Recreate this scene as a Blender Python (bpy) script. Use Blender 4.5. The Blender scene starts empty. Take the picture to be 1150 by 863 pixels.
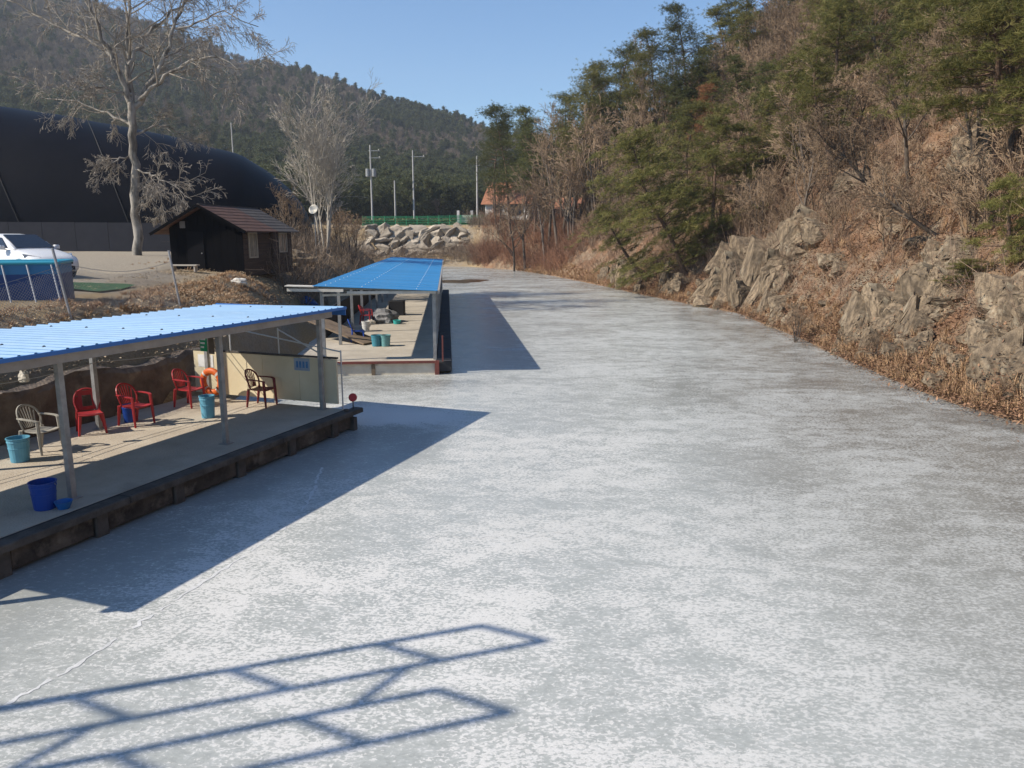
import bpy, bmesh, math, random
import numpy as np
from mathutils import Vector, Matrix
R = math.radians
# ------------------------------------------------------------------ camera, sky, sun, exposure
scene = bpy.context.scene
C = scene.collection
CAM_H = 4.45
F_PX, CX, CY, HOR = 864.0, 575.0, 431.5, 266.0          # photograph is 1150 x 863
PITCH = math.atan((CY - HOR) / F_PX)
cam_d = bpy.data.cameras.new('camera'); cam = bpy.data.objects.new('camera', cam_d); C.objects.link(cam)
cam.location = (0, 0, CAM_H); cam.rotation_euler = (math.pi / 2 - PITCH, 0, 0)
cam_d.sensor_width = 36; cam_d.lens = F_PX / 1150 * 36
cam_d.clip_start = 0.1; cam_d.clip_end = 6000
scene.camera = cam
SUN_SHIFT = Vector((1.2, 0.40, -1.0))                    # how far a shadow travels per metre of height
sun_dir = (-SUN_SHIFT).normalized()
SUN_EL = math.asin(sun_dir.z); SUN_AZ = math.atan2(sun_dir.x, sun_dir.y)
world = bpy.data.worlds.new('World'); scene.world = world; world.use_nodes = True
wn = world.node_tree.nodes; wl = world.node_tree.links
sky = wn.new('ShaderNodeTexSky'); sky.sky_type = 'NISHITA'; sky.sun_disc = False
sky.sun_elevation = SUN_EL; sky.sun_rotation = SUN_AZ
sky.air_density = 1.0; sky.dust_density = 0.0; sky.ozone_density = 4.0; sky.altitude = 0
hsv = wn.new('ShaderNodeHueSaturation'); hsv.inputs['Saturation'].default_value = 1.10; wl.new(sky.outputs[0], hsv.inputs['Color'])
wl.new(hsv.outputs[0], wn['Background'].inputs[0]); wn['Background'].inputs[1].default_value = 0.12
sun_d = bpy.data.lights.new('sun', 'SUN'); sun = bpy.data.objects.new('sun', sun_d); C.objects.link(sun)
sun_d.energy = 5.0; sun_d.angle = R(0.53); sun_d.color = (1.0, 0.905, 0.775)
sun.rotation_euler = (-SUN_SHIFT).to_track_quat('Z', 'Y').to_euler(); sun.location = (-40, -10, 60)
vs = scene.view_settings
vs.view_transform = 'Standard'; vs.look = 'None'; vs.gamma = 1; vs.exposure = 0.44; vs.use_curve_mapping = False

# ------------------------------------------------------------------ pixel helpers (photograph pixels -> rays)
def ray(px, py):
    u = (px - CX) / F_PX; v = -(py - CY) / F_PX
    return Vector((u, math.cos(PITCH) + v * math.sin(PITCH), -math.sin(PITCH) + v * math.cos(PITCH)))
def at_z(px, py, z):
    r = ray(px, py); t = (z - CAM_H) / r.z
    return Vector((r.x * t, r.y * t, z))
def at_y(px, py, y):
    r = ray(px, py); t = y / r.y
    return Vector((r.x * t, y, CAM_H + r.z * t))

# ------------------------------------------------------------------ materials
MATS = {}
def nodes_of(m):
    m.use_nodes = True
    return m.node_tree.nodes, m.node_tree.links
def mat(name, col, rough=0.7, col2=None, scale=4.0, detail=5, lo=0.35, hi=0.65, bump=0.0, bscale=20.0, metal=0.0,
        spec=0.3, island=0.0, objrand=0.0, stretch=None, col3=None, scale3=1.0, lo3=.5, hi3=.7, trans=0.0, coord='Object'):
    if name in MATS: return MATS[name]
    m = bpy.data.materials.new(name); n, l = nodes_of(m)
    b = n['Principled BSDF']
    b.inputs['Roughness'].default_value = rough; b.inputs['Metallic'].default_value = metal
    b.inputs['Specular IOR Level'].default_value = spec
    b.inputs['Base Color'].default_value = (*col, 1)
    tc = n.new('ShaderNodeTexCoord'); src = tc.outputs[coord]
    if stretch:
        mp = n.new('ShaderNodeMapping'); mp.inputs['Scale'].default_value = stretch
        l.new(src, mp.inputs[0]); src = mp.outputs[0]
    out = None
    def mix(a_sock, a_col, bcol, fac):
        mx = n.new('ShaderNodeMix'); mx.data_type = 'RGBA'
        l.new(fac, mx.inputs[0])
        if a_sock: l.new(a_sock, mx.inputs[6])
        else: mx.inputs[6].default_value = (*a_col, 1)
        mx.inputs[7].default_value = (*bcol, 1)
        return mx.outputs[2]
    def noise(sc, dt, lo_, hi_):
        t = n.new('ShaderNodeTexNoise'); t.inputs['Scale'].default_value = sc; t.inputs['Detail'].default_value = dt
        t.inputs['Roughness'].default_value = .62
        l.new(src, t.inputs['Vector'])
        r = n.new('ShaderNodeMapRange'); r.inputs[1].default_value = lo_; r.inputs[2].default_value = hi_
        l.new(t.outputs[0], r.inputs[0]); return r.outputs[0]
    if col2: out = mix(None, col, col2, noise(scale, detail, lo, hi))
    if col3: out = mix(out, col, col3, noise(scale3, 6, lo3, hi3))
    for amt, kind in ((island, 'i'), (objrand, 'o')):
        if amt:
            if kind == 'i': g = n.new('ShaderNodeNewGeometry'); rnd = g.outputs['Random Per Island']
            else: g = n.new('ShaderNodeObjectInfo'); rnd = g.outputs['Random']
            hs = n.new('ShaderNodeHueSaturation')
            r = n.new('ShaderNodeMapRange'); r.inputs[3].default_value = 1 - amt; r.inputs[4].default_value = 1 + amt
            l.new(rnd, r.inputs[0]); l.new(r.outputs[0], hs.inputs['Value'])
            if out: l.new(out, hs.inputs['Color'])
            else: hs.inputs['Color'].default_value = (*col, 1)
            out = hs.outputs[0]
    if out: l.new(out, b.inputs['Base Color'])
    if bump:
        t = n.new('ShaderNodeTexNoise'); t.inputs['Scale'].default_value = bscale; t.inputs['Detail'].default_value = 6
        l.new(src, t.inputs['Vector'])
        bp = n.new('ShaderNodeBump'); bp.inputs['Strength'].default_value = min(1, bump); bp.inputs['Distance'].default_value = 0.03 * max(1, bump)
        l.new(t.outputs[0], bp.inputs['Height']); l.new(bp.outputs[0], b.inputs['Normal'])
    MATS[name] = m
    return m

# ------------------------------------------------------------------ mesh builder
class MB:
    def __init__(s): s.v = []; s.f = []
    def add(s, vs_, fs_):
        o = len(s.v); s.v += [tuple(p) for p in vs_]; s.f += [tuple(i + o for i in f) for f in fs_]; return s
    def box(s, x0, x1, y0, y1, z0, z1):
        return s.add([(x0,y0,z0),(x1,y0,z0),(x1,y1,z0),(x0,y1,z0),(x0,y0,z1),(x1,y0,z1),(x1,y1,z1),(x0,y1,z1)],
                     [(0,3,2,1),(4,5,6,7),(0,1,5,4),(1,2,6,5),(2,3,7,6),(3,0,4,7)])
    def cbox(s, x0, x1, y0, y1, z0, z1, c=.01):
        # box with chamfered vertical and top edges
        pr = [(x0+c,y0),(x1-c,y0),(x1,y0+c),(x1,y1-c),(x1-c,y1),(x0+c,y1),(x0,y1-c),(x0,y0+c)]
        cx, cy = (x0+x1)/2, (y0+y1)/2
        def sh(p): return (p[0] + (c if p[0] < cx else -c)*.8, p[1] + (c if p[1] < cy else -c)*.8)
        vv = [(a,b,z0) for a,b in pr] + [(a,b,z1-c) for a,b in pr] + [(*sh(p),z1) for p in pr]
        ff = [tuple(range(7,-1,-1)), tuple(range(16,24))]
        for k in range(2):
            for i in range(8):
                j = (i+1) % 8; ff.append((k*8+i, k*8+j, k*8+8+j, k*8+8+i))
        return s.add(vv, ff)
    def tube(s, pts, rad, n=6, cap=True, up=None):
        pts = [Vector(p) for p in pts]
        if not hasattr(rad, '__len__'): rad = [rad] * len(pts)
        o = len(s.v)
        prev = None
        for i, p in enumerate(pts):
            d = (pts[min(i+1, len(pts)-1)] - pts[max(i-1, 0)])
            d = d.normalized() if d.length > 1e-9 else Vector((0,0,1))
            if prev is None:
                a = Vector((0,0,1)) if abs(d.z) < .9 else Vector((1,0,0))
                x = d.cross(a).normalized()
            else:
                x = (prev - d * prev.dot(d)); x = x.normalized() if x.length > 1e-6 else d.orthogonal().normalized()
            prev = x; y = d.cross(x)
            for k in range(n):
                t = 2*math.pi*k/n
                s.v.append(tuple(p + (x*math.cos(t) + y*math.sin(t)) * rad[i]))
        for i in range(len(pts)-1):
            for k in range(n):
                k2 = (k+1) % n
                s.f.append((o+i*n+k, o+i*n+k2, o+(i+1)*n+k2, o+(i+1)*n+k))
        if cap:
            s.f.append(tuple(o+k for k in range(n-1,-1,-1))); s.f.append(tuple(o+(len(pts)-1)*n+k for k in range(n)))
        return s
    def bar(s, a, b, w, h):
        # rectangular bar from a to b, w across, h vertical-ish
        a = Vector(a); b = Vector(b); d = (b-a).normalized()
        u = Vector((0,0,1)) if abs(d.z) < .95 else Vector((0,1,0))
        x = d.cross(u).normalized(); y = x.cross(d).normalized()
        vv = []
        for p in (a, b):
            for i, j in ((-1,-1),(1,-1),(1,1),(-1,1)): vv.append(p + x*w/2*i + y*h/2*j)
        return s.add(vv, [(0,1,2,3),(7,6,5,4),(0,4,5,1),(1,5,6,2),(2,6,7,3),(3,7,4,0)])
    def lathe(s, prof, n=16, cx=0, cy=0, closed=False):
        o = len(s.v)
        for r, z in prof:
            for k in range(n):
                t = 2*math.pi*k/n; s.v.append((cx + r*math.cos(t), cy + r*math.sin(t), z))
        for i in range(len(prof)-1):
            for k in range(n):
                k2 = (k+1) % n; s.f.append((o+i*n+k, o+i*n+k2, o+(i+1)*n+k2, o+(i+1)*n+k))
        return s
    def mesh(s, name, m=None, smooth=False):
        me = bpy.data.meshes.new(name); me.from_pydata(s.v, [], s.f); me.update()
        if smooth: me.polygons.foreach_set('use_smooth', [True]*len(me.polygons))
        if m: me.materials.append(m)
        return me
    def build(s, name, m=None, parent=None, smooth=False, bevel=0):
        return link(name, s.mesh(name, m, smooth), parent)
def link(name, me, parent=None, loc=None):
    o = bpy.data.objects.new(name, me); C.objects.link(o)
    if parent: o.parent = parent
    if loc: o.location = loc
    return o
def np_mesh(name, verts, tris, m=None, smooth=False):
    me = bpy.data.meshes.new(name); nv, nt = len(verts), len(tris); k = tris.shape[1]
    me.vertices.add(nv); me.vertices.foreach_set('co', np.asarray(verts, np.float32).ravel())
    me.loops.add(nt*k); me.loops.foreach_set('vertex_index', np.asarray(tris, np.int32).ravel())
    me.polygons.add(nt); me.polygons.foreach_set('loop_start', np.arange(0, nt*k, k, dtype=np.int32))
    me.polygons.foreach_set('loop_total', np.full(nt, k, np.int32))
    if smooth: me.polygons.foreach_set('use_smooth', np.ones(nt, bool))
    me.update(calc_edges=True); me.validate()
    if m: me.materials.append(m)
    return me
def tag(o, label, cat, group=None):
    o['label'] = label; o['category'] = cat
    if group: o['group'] = group
    return o
def empty(name, loc=(0,0,0), rz=0):
    o = bpy.data.objects.new(name, None); C.objects.link(o); o.location = loc; o.rotation_euler = (0,0,rz)
    o.empty_display_size = .2
    return o
def copy_tree(o, parent=None):
    c = o.copy(); C.objects.link(c); c.parent = parent
    for ch in o.children: copy_tree(ch, c)
    return c
def structure(o): o['kind'] = 'structure'; return o
def stuff(o, label=None, cat=None):
    o['kind'] = 'stuff'
    if label: tag(o, label, cat)
    return o

# ------------------------------------------------------------------ noise and the lie of the land
_rs = np.random.RandomState(7); _perm = _rs.rand(256, 256)
def vnoise(x, y):
    xi = np.floor(x).astype(int); yi = np.floor(y).astype(int); fx = x-xi; fy = y-yi
    fx = fx*fx*(3-2*fx); fy = fy*fy*(3-2*fy)
    g = lambda a, b: _perm[a % 256, b % 256]
    return (g(xi,yi)*(1-fx)+g(xi+1,yi)*fx)*(1-fy) + (g(xi,yi+1)*(1-fx)+g(xi+1,yi+1)*fx)*fy
def fbm(x, y, o=4):
    r = 0; a = .5
    for k in range(o): r = r + a*(vnoise(x*2**k+17*k, y*2**k+31*k)-.5); a *= .5
    return r
I = np.interp
RS_Y = [-40, 5, 12, 18, 20.8, 24.2, 27.8, 34.1, 39.4, 45.5, 50.9, 58.6, 70.3, 89.7, 104, 116, 130, 160, 220, 320, 900]
RS_X = [ 16, 13.6, 12.8, 12.4, 12.0, 12.1, 12.3, 12.9, 13.1, 13.4, 12.1, 10.5, 8.5, 4.7, 4.5, 7.0, 10, 14, 24, 60, 500]
SH_Y = [-40, 5, 12, 18, 20.8, 24.2, 27.8, 34.1, 39.4, 45.5, 50.9, 58.6, 70.3, 89.7, 104]
SH_X = [ 16, 13.6, 12.8, 12.4, 12.0, 12.1, 12.3, 12.9, 13.1, 13.4, 12.1, 10.5, 8.5, 4.7, 0.6]
LS_Y = [-40, 0.4, 20.3, 24, 40, 62, 80, 105, 117, 124]
LS_X = [-30, -15.35, -7.95, -8.1, -9.2, -11.0, -14.5, -19, -21, -22]
RU = [-1.2, -1.0, -.666, -.475, -.392, -.323, -.272, -.2025, -.145, -.058, 0, .2, .6]
RSL = [.42, .38, .315, .262, .23, .205, .198, .175, .154, .133, .118, .10, .12]
def mountain(x, y):
    u = x / np.maximum(y, 1)
    r0 = I(u, [-.7, -.35, -.1, .1, .3], [105, 125, 150, 160, 200])
    k = np.clip((y - r0) / (520 - r0), 0, 1)
    e = .05*np.minimum(k*8, 1) + .95*k**1.05
    z = CAM_H + y*I(u, RU, RSL)*e*(1 + .10*fbm(x/90, y/90, 3)*np.sin(np.pi*k)*2)
    z = np.where(y > 520, z - (y-520)*.35, z)
    return np.where(y > r0, z, -5)
def height(x, y):
    x = np.asarray(x, float); y = np.asarray(y, float)
    n1 = fbm(x/9, y/9, 4); n2 = fbm(x/2.2+50, y/2.2, 4)
    # right hill: a rocky foot, then a 45 degree slope
    s = (x - I(y, RS_Y, RS_X))*.96
    sc = np.maximum(s, 0)
    zr = I(sc, [0, .5, 1.6, 3.0, 5.5, 25, 50, 90, 400], [0, .35, 1.15, 2.7, 5.2, 25, 42, 58, 60])
    zr = zr + np.clip(sc/4, 0, 1)*(2.8*n1 + 1.1*n2) + np.clip(sc, 0, 1)*.5*n2
    st = zr/1.5 + 1.3*n1; zr = zr*(1) + np.clip(sc/5, 0, 1)*np.clip(1-sc/22, 0, 1)*.55*(st-np.floor(st)-.5)
    zr = np.where(s > 0, zr, s*.5)
    # the shore in front of the far end where the hill foot draws back
    s2 = (x - I(y, SH_Y, SH_X)); zb = np.where((s2 > 0) & (y < 108), I(np.maximum(s2,0), [0,1,4,9,30], [0,.6,2.6,4.6,6]) + .5*n2*np.clip(s2,0,1), -2)
    zb = np.where(y > 84, zb, -2)
    # left bank with the yard on top
    sl = (I(y, LS_Y, LS_X) - x)*.94
    slc = np.maximum(sl, 0)
    near = I(slc, [0, .1, .35, 1.3, 2.4, 6, 12, 60, 400], [.2, .45, 1.45, 2.15, 2.68, 2.95, 3.05, 3.35, 4])
    farp = I(slc, [0, .5, 2, 3, 5, 12, 60, 400], [0, .8, 2.3, 2.8, 2.95, 3.05, 3.4, 4])
    w = np.clip((y-25)/8, 0, 1); zl = near*(1-w) + farp*w
    zl = zl + np.clip(slc/1.5, 0, 1)*np.clip(1.25-slc/9, .1, 1)*(.6*n2+.3*n1) + np.where(y > 20, np.clip((y-24)/60, 0, .5), 0)*np.clip(slc/10, 0, 1)
    zl = np.where(sl > 0, zl, sl*.6)
    # far end: bank, boulder wall, plateau
    sf = y - I(x, [-40,-14,-6,.6,4.6,12], [120,119,117,105,97,92])
    sfc = np.maximum(sf, 0)
    wall = I(sfc, [0, 1, 4.5, 5.6, 6.4, 9, 40, 200], [0, .7, 2.0, 2.4, 6.1, 6.35, 6.6, 7.5])
    soft = I(sfc, [0, 1, 8, 18, 40, 200], [0, .6, 3.6, 5.9, 6.5, 7.5])
    wf = np.clip((x+2.5)/2.5, 0, 1); zf = wall*(1-wf) + soft*wf
    zf = zf + np.clip(sfc-8, 0, 1)*.15*n1 + np.clip(sfc,0,1)*wf*.5*n2
    zf = np.where(sf > 0, zf, sf*.5)
    zf = np.where(x > 14, -5, zf)
    z = np.maximum(np.maximum(np.maximum(zr, zl), np.maximum(zf, zb)), mountain(x, y))
    return np.maximum(z, -1.2)
def hz(x, y): return float(height(np.array([x]), np.array([y]))[0])
def hit(px, py, near=5., far=400.):
    r = ray(px, py); ts = np.concatenate([np.arange(near, 140, .12), np.arange(140, far, .8)])/r.y
    X, Y, Z = r.x*ts, r.y*ts, CAM_H + r.z*ts
    h = np.maximum(height(X, Y), 0); k = np.argmax(Z < h)
    if not (Z < h).any(): return None
    return Vector((X[k], Y[k], h[k]))
# ------------------------------------------------------------------ terrain sheet
def spaced(lo, a, b, hi, step, grow):
    mid = list(np.arange(a, b+1e-6, step)); left = []; x = a; d = step
    while x > lo: d *= grow; x -= d; left.append(x)
    right = []; x = b; d = step
    while x < hi: d *= grow; x += d; right.append(x)
    return np.array(left[::-1] + mid + right)
gx = spaced(-900, -34, 44, 900, .55, 1.045); gy = spaced(-60, -8, 135, 1300, .55, 1.035)
GX, GY = np.meshgrid(gx, gy); GZ = height(GX.ravel(), GY.ravel())
nx, ny = len(gx), len(gy)
ii = (np.arange(ny-1)[:,None]*nx + np.arange(nx-1)[None,:]).ravel()
quads = np.stack([ii, ii+1, ii+nx+1, ii+nx], 1)

def terrain_material():
    m = bpy.data.materials.new('land'); n, l = nodes_of(m); b = n['Principled BSDF']
    b.inputs['Roughness'].default_value = .95; b.inputs['Specular IOR Level'].default_value = .1
    tc = n.new('ShaderNodeTexCoord'); at = n.new('ShaderNodeAttribute'); at.attribute_name = 'zone'
    sep = n.new('ShaderNodeSeparateColor'); l.new(at.outputs['Color'], sep.inputs[0])
    def noise(sc, dt=8, rg=.65, w=None):
        t = n.new('ShaderNodeTexNoise'); t.inputs['Scale'].default_value = sc; t.inputs['Detail'].default_value = dt
        t.inputs['Roughness'].default_value = rg; l.new(tc.outputs['Object'], t.inputs['Vector']); return t.outputs[0]
    def ramp(s, cols):
        r = n.new('ShaderNodeValToRGB'); e = r.color_ramp.elements
        while len(e) > 1: e.remove(e[-1])
        for i, (p, c) in enumerate(cols):
            q = e[0] if i == 0 else e.new(p)
            q.position = p; q.color = (*c, 1)
        l.new(s, r.inputs[0]); return r.outputs[0]
    def mix(a, c, f):
        x = n.new('ShaderNodeMix'); x.data_type = 'RGBA'; l.new(f, x.inputs[0]); l.new(a, x.inputs[6]); l.new(c, x.inputs[7]); return x.outputs[2]
    def mr(s, a, c):
        r = n.new('ShaderNodeMapRange'); r.inputs[1].default_value = a; r.inputs[2].default_value = c; l.new(s, r.inputs[0]); return r.outputs[0]
    litter = mix(ramp(noise(7, 10, .8), [(.3, (.075,.050,.035)), (.45, (.20,.112,.066)), (.6, (.29,.175,.105)), (.75, (.36,.26,.175))]),
                 ramp(noise(3, 8), [(.3, (.17,.12,.08)), (.7, (.36,.27,.18))]), mr(noise(.5, 4), .45, .65))
    rockc = ramp(noise(2.6, 9, .7), [(.32, (.085,.066,.046)), (.5, (.25,.20,.14)), (.68, (.40,.345,.26))])
    g = n.new('ShaderNodeNewGeometry'); sx = n.new('ShaderNodeSeparateXYZ'); l.new(g.outputs['Normal'], sx.inputs[0])
    ad = n.new('ShaderNodeMath'); ad.operation = 'ADD'; l.new(sx.outputs[2], ad.inputs[0]); l.new(noise(.8, 6), ad.inputs[1])
    hill = mix(rockc, litter, mr(ad.outputs[0], 1.02, 1.2))
    yard = mix(ramp(noise(9, 8, .75), [(.3, (.19,.15,.105)), (.6, (.36,.30,.22)), (.8, (.50,.44,.35))]),
               ramp(noise(16, 8, .8), [(.3, (.17,.115,.06)), (.5, (.33,.24,.13)), (.7, (.50,.40,.25))]), mr(noise(.35, 5), .40, .6))
    forest = ramp(noise(.25, 8, .7), [(.3, (.07,.06,.038)), (.55, (.13,.105,.066)), (.8, (.17,.145,.095))])
    gravel = ramp(noise(14, 8, .8), [(.3, (.22,.185,.14)), (.55, (.39,.34,.265)), (.8, (.53,.475,.39))])
    c = mix(yard, hill, sep.outputs[0]); c = mix(c, forest, sep.outputs[2]); c = mix(c, gravel, sep.outputs[1])
    l.new(c, b.inputs['Base Color'])
    bp = n.new('ShaderNodeBump'); bp.inputs['Strength'].default_value = .9; bp.inputs['Distance'].default_value = .12
    l.new(noise(5, 10, .75), bp.inputs['Height']); l.new(bp.outputs[0], b.inputs['Normal'])
    return m
tm = terrain_material()
V = np.stack([GX.ravel(), GY.ravel(), GZ], 1)
me = np_mesh('terrain', V, quads, tm, smooth=True)
a = me.attributes.new('zone', 'FLOAT_COLOR', 'POINT')
px_, py_ = V[:,0], V[:,1]
zr_ = np.clip((px_ - I(py_, SH_Y + [112, 130, 900], SH_X + [-4, -5, 30]) + 1.0)/1.0, 0, 1)
zfor = np.clip((py_-140)/20, 0, 1)*np.clip((GZ-9)/3, 0, 1)*(1-zr_*np.clip((px_+10)/20, 0, 1)*0)
zgr = np.clip((I(py_, LS_Y, LS_X)-px_-4.2)/1.2 + fbm(px_/3, py_/3)*3, 0, 1)*np.clip((py_-18)/3, 0, 1)*np.clip((56-py_)/4, 0, 1)*np.clip((-10.5-px_-np.clip(py_-26,0,8)*.45)/1.5, 0, 1)
colr = np.stack([zr_, zgr, np.clip(zfor - zr_*(py_<170), 0, 1), np.ones_like(zr_)], 1)
a.data.foreach_set('color', colr.astype(np.float32).ravel())
terrain = structure(link('terrain', me))

# ------------------------------------------------------------------ ice
def ice_material():
    m = bpy.data.materials.new('pond_ice'); n, l = nodes_of(m); b = n['Principled BSDF']
    tc = n.new('ShaderNodeTexCoord')
    mp = n.new('ShaderNodeMapping'); mp.inputs['Rotation'].default_value = (0,0,R(12)); mp.inputs['Scale'].default_value = (1,1.5,1)
    l.new(tc.outputs['Object'], mp.inputs[0])
    def noise(sc, dt, rg=.6, dist=0, v=mp):
        t = n.new('ShaderNodeTexNoise'); t.inputs['Scale'].default_value = sc; t.inputs['Detail'].default_value = dt
        t.inputs['Roughness'].default_value = rg; t.inputs['Distortion'].default_value = dist
        l.new(v.outputs[0], t.inputs['Vector']); return t.outputs[0]
    def math_(op, a, c):
        x = n.new('ShaderNodeMath'); x.operation = op
        for i, s in enumerate((a, c)):
            if isinstance(s, (int, float)): x.inputs[i].default_value = s
            else: l.new(s, x.inputs[i])
        return x.outputs[0]
    def mr(s, a, c, d=0., e=1.):
        r = n.new('ShaderNodeMapRange'); r.interpolation_type = 'SMOOTHSTEP'
        for i, q in enumerate((a, c, d, e)): r.inputs[i+1].default_value = q
        l.new(s, r.inputs[0]); return r.outputs[0]
    def mixc(a, c, f):
        x = n.new('ShaderNodeMix'); x.data_type = 'RGBA'; l.new(f, x.inputs[0])
        for i, s in ((6, a), (7, c)):
            if isinstance(s, tuple): x.inputs[i].default_value = (*s, 1)
            else: l.new(s, x.inputs[i])
        return x.outputs[2]
    fine = noise(17, 5, .62, .4); med = noise(1.7, 7, .68, .6); big = noise(.25, 5, .55, .8)
    grain = noise(45, 3, .6)
    a = math_('ADD', math_('MULTIPLY', fine, .66), math_('MULTIPLY', med, .36))
    a = math_('ADD', a, math_('MULTIPLY', big, .34))
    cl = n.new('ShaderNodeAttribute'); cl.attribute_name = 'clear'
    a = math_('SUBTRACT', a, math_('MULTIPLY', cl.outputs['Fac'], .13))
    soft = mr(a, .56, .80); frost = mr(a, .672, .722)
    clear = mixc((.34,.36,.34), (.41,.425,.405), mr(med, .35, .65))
    clear = mixc(clear, (.27,.285,.275), mr(cl.outputs['Fac'], 0, 1, 0., .8))  # barer ice beside the piers, their shade also painted into its colour
    fr = mixc((.58,.575,.55), (.73,.72,.685), mr(grain, .35, .65))
    col = mixc(clear, (.50,.51,.485), mr(soft, 0, 1, .15, .75)); scr_ = noise(7.5, 8, .78, .2); col = mixc(col, (.30,.315,.30), mr(scr_, .50, .40, 0, .55)); col = mixc(col, (.60,.61,.59), mr(scr_, .54, .62, 0, .45)); fz = n.new('ShaderNodeAttribute'); fz.attribute_name = 'frosty'; col = mixc(col, fr, math_('MULTIPLY', mr(frost, 0, 1, 0, .85), fz.outputs['Fac']))
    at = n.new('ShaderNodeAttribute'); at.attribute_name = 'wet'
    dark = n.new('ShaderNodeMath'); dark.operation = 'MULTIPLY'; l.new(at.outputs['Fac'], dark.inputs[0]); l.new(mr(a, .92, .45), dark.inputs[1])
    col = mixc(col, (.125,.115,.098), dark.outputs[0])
    l.new(col, b.inputs['Base Color'])
    rg = n.new('ShaderNodeMapRange'); rg.inputs[3].default_value = .22; rg.inputs[4].default_value = .62; l.new(frost, rg.inputs[0])
    rw_ = n.new('ShaderNodeMix'); l.new(dark.outputs[0], rw_.inputs[0]); l.new(rg.outputs[0], rw_.inputs[2]); rw_.inputs[3].default_value = .16; l.new(rw_.outputs[0], b.inputs['Roughness'])
    b.inputs['Specular IOR Level'].default_value = .35; b.inputs['IOR'].default_value = 1.31
    bp = n.new('ShaderNodeBump'); bp.inputs['Strength'].default_value = .35; bp.inputs['Distance'].default_value = .012
    l.new(math_('ADD', fine, math_('MULTIPLY', med, .6)), bp.inputs['Height']); l.new(bp.outputs[0], b.inputs['Normal'])
    return m
ix = np.arange(-34, 18.1, .8); iy = np.arange(-40, 121.1, .8)
IX, IY = np.meshgrid(ix, iy); ivx, ivy = IX.ravel(), IY.ravel()
k = (np.arange(len(iy)-1)[:,None]*len(ix) + np.arange(len(ix)-1)[None,:]).ravel()
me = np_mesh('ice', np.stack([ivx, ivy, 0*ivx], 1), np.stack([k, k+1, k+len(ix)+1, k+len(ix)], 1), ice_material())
aw = me.attributes.new('wet', 'FLOAT', 'POINT')
dr = I(ivy, SH_Y + [112], SH_X + [-3]) - ivx
nn = fbm(ivx/5, ivy/9, 4)
wet = np.clip(1.35 - dr/(3.4 + 2.8*(ivy < 28)) + 1.8*nn, 0, 1)
wet = np.maximum(wet, np.clip((ivy-30)/75, 0, .75) + np.clip((ivy-50)/30,0,1)*nn*1.2)
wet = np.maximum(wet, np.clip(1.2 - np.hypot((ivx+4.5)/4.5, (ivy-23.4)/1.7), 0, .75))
aw.data.foreach_set('value', np.clip(wet, 0, 1).astype(np.float32))
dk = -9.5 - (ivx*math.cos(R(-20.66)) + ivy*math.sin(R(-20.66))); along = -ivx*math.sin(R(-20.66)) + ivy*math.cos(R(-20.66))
shade_clear = np.clip(1.05 + dk/2.3 + 2.4*fbm(ivx/2.0, ivy/2.0), 0, 1)*np.clip((16.5-along)/1.5, 0, 1)  # near pier's shadow strip: frost thinned, shade put into the ice colour
shade_clear = np.maximum(shade_clear, np.clip(.75*np.clip(1.1 + (ivx - I(ivy, [0,25,60], [-1.5,.2,-2.6]))/-1.6*0 - np.abs(ivx+1.2+.083*(ivy-25))/2.2 + 1.2*nn, 0, 1)*np.clip((ivy-25)/2, 0, 1)*np.clip((62-ivy)/4, 0, 1), 0, 1))  # same painted darkening along the far pier's shadow strip
shade_clear = shade_clear - 2.2*np.clip(1.25 - np.hypot((ivx+4.0)/2.6, (ivy-18.9)/1.1) + .8*nn, 0, 1)*np.clip((ivy-17.2)*2, 0, 1)
ac = me.attributes.new('clear', 'FLOAT', 'POINT'); ac.data.foreach_set('value', shade_clear.astype(np.float32))
fz = .14 + .80*np.clip(1.15 - np.hypot((ivx+1.5)/6.5, (ivy-9)/9.5) + 1.3*fbm(ivx/6+9, ivy/6, 3), 0, 1); fz *= np.clip(1.25-ivy/70, .5, 1); fz = np.maximum(fz, np.clip(2.2 - 1.5*np.hypot((ivx+4.0)/2.6, (ivy-18.9)/1.1), 0, 1)*np.clip((ivy-17.2)*2, 0, 1))
af = me.attributes.new('frosty', 'FLOAT', 'POINT'); af.data.foreach_set('value', fz.astype(np.float32))
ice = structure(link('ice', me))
# the long pale crack in the ice
rnd = random.Random(3)
crack_px = [(-30,812),(0,795),(60,762),(130,718),(200,672),(262,632),(306,604),(334,580),(348,560),(356,540),(362,524)]
cp = [at_z(x, y, .004) for x, y in crack_px]; pts = []
for i in range(len(cp)-1):
    for t in range(12): pts.append(cp[i].lerp(cp[i+1], t/12) + Vector((rnd.gauss(0,.012), rnd.gauss(0,.012), 0)))
mb = MB()
for i, p in enumerate(pts):
    d = (pts[min(i+1,len(pts)-1)] - pts[max(i-1,0)]).normalized(); s = Vector((-d.y, d.x, 0)); w = .012 + .028*rnd.random()**2
    mb.v += [tuple(p + s*w), tuple(p - s*w*(.5+rnd.random()))]
mb.f = [(2*i+1, 2*i+3, 2*i+2, 2*i) for i in range(len(pts)-1) if rnd.random() < .8]
mb.build('crack', mat('crack_frost', (.66,.665,.65), .8, (.50,.51,.50), 9), ice)
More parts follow.
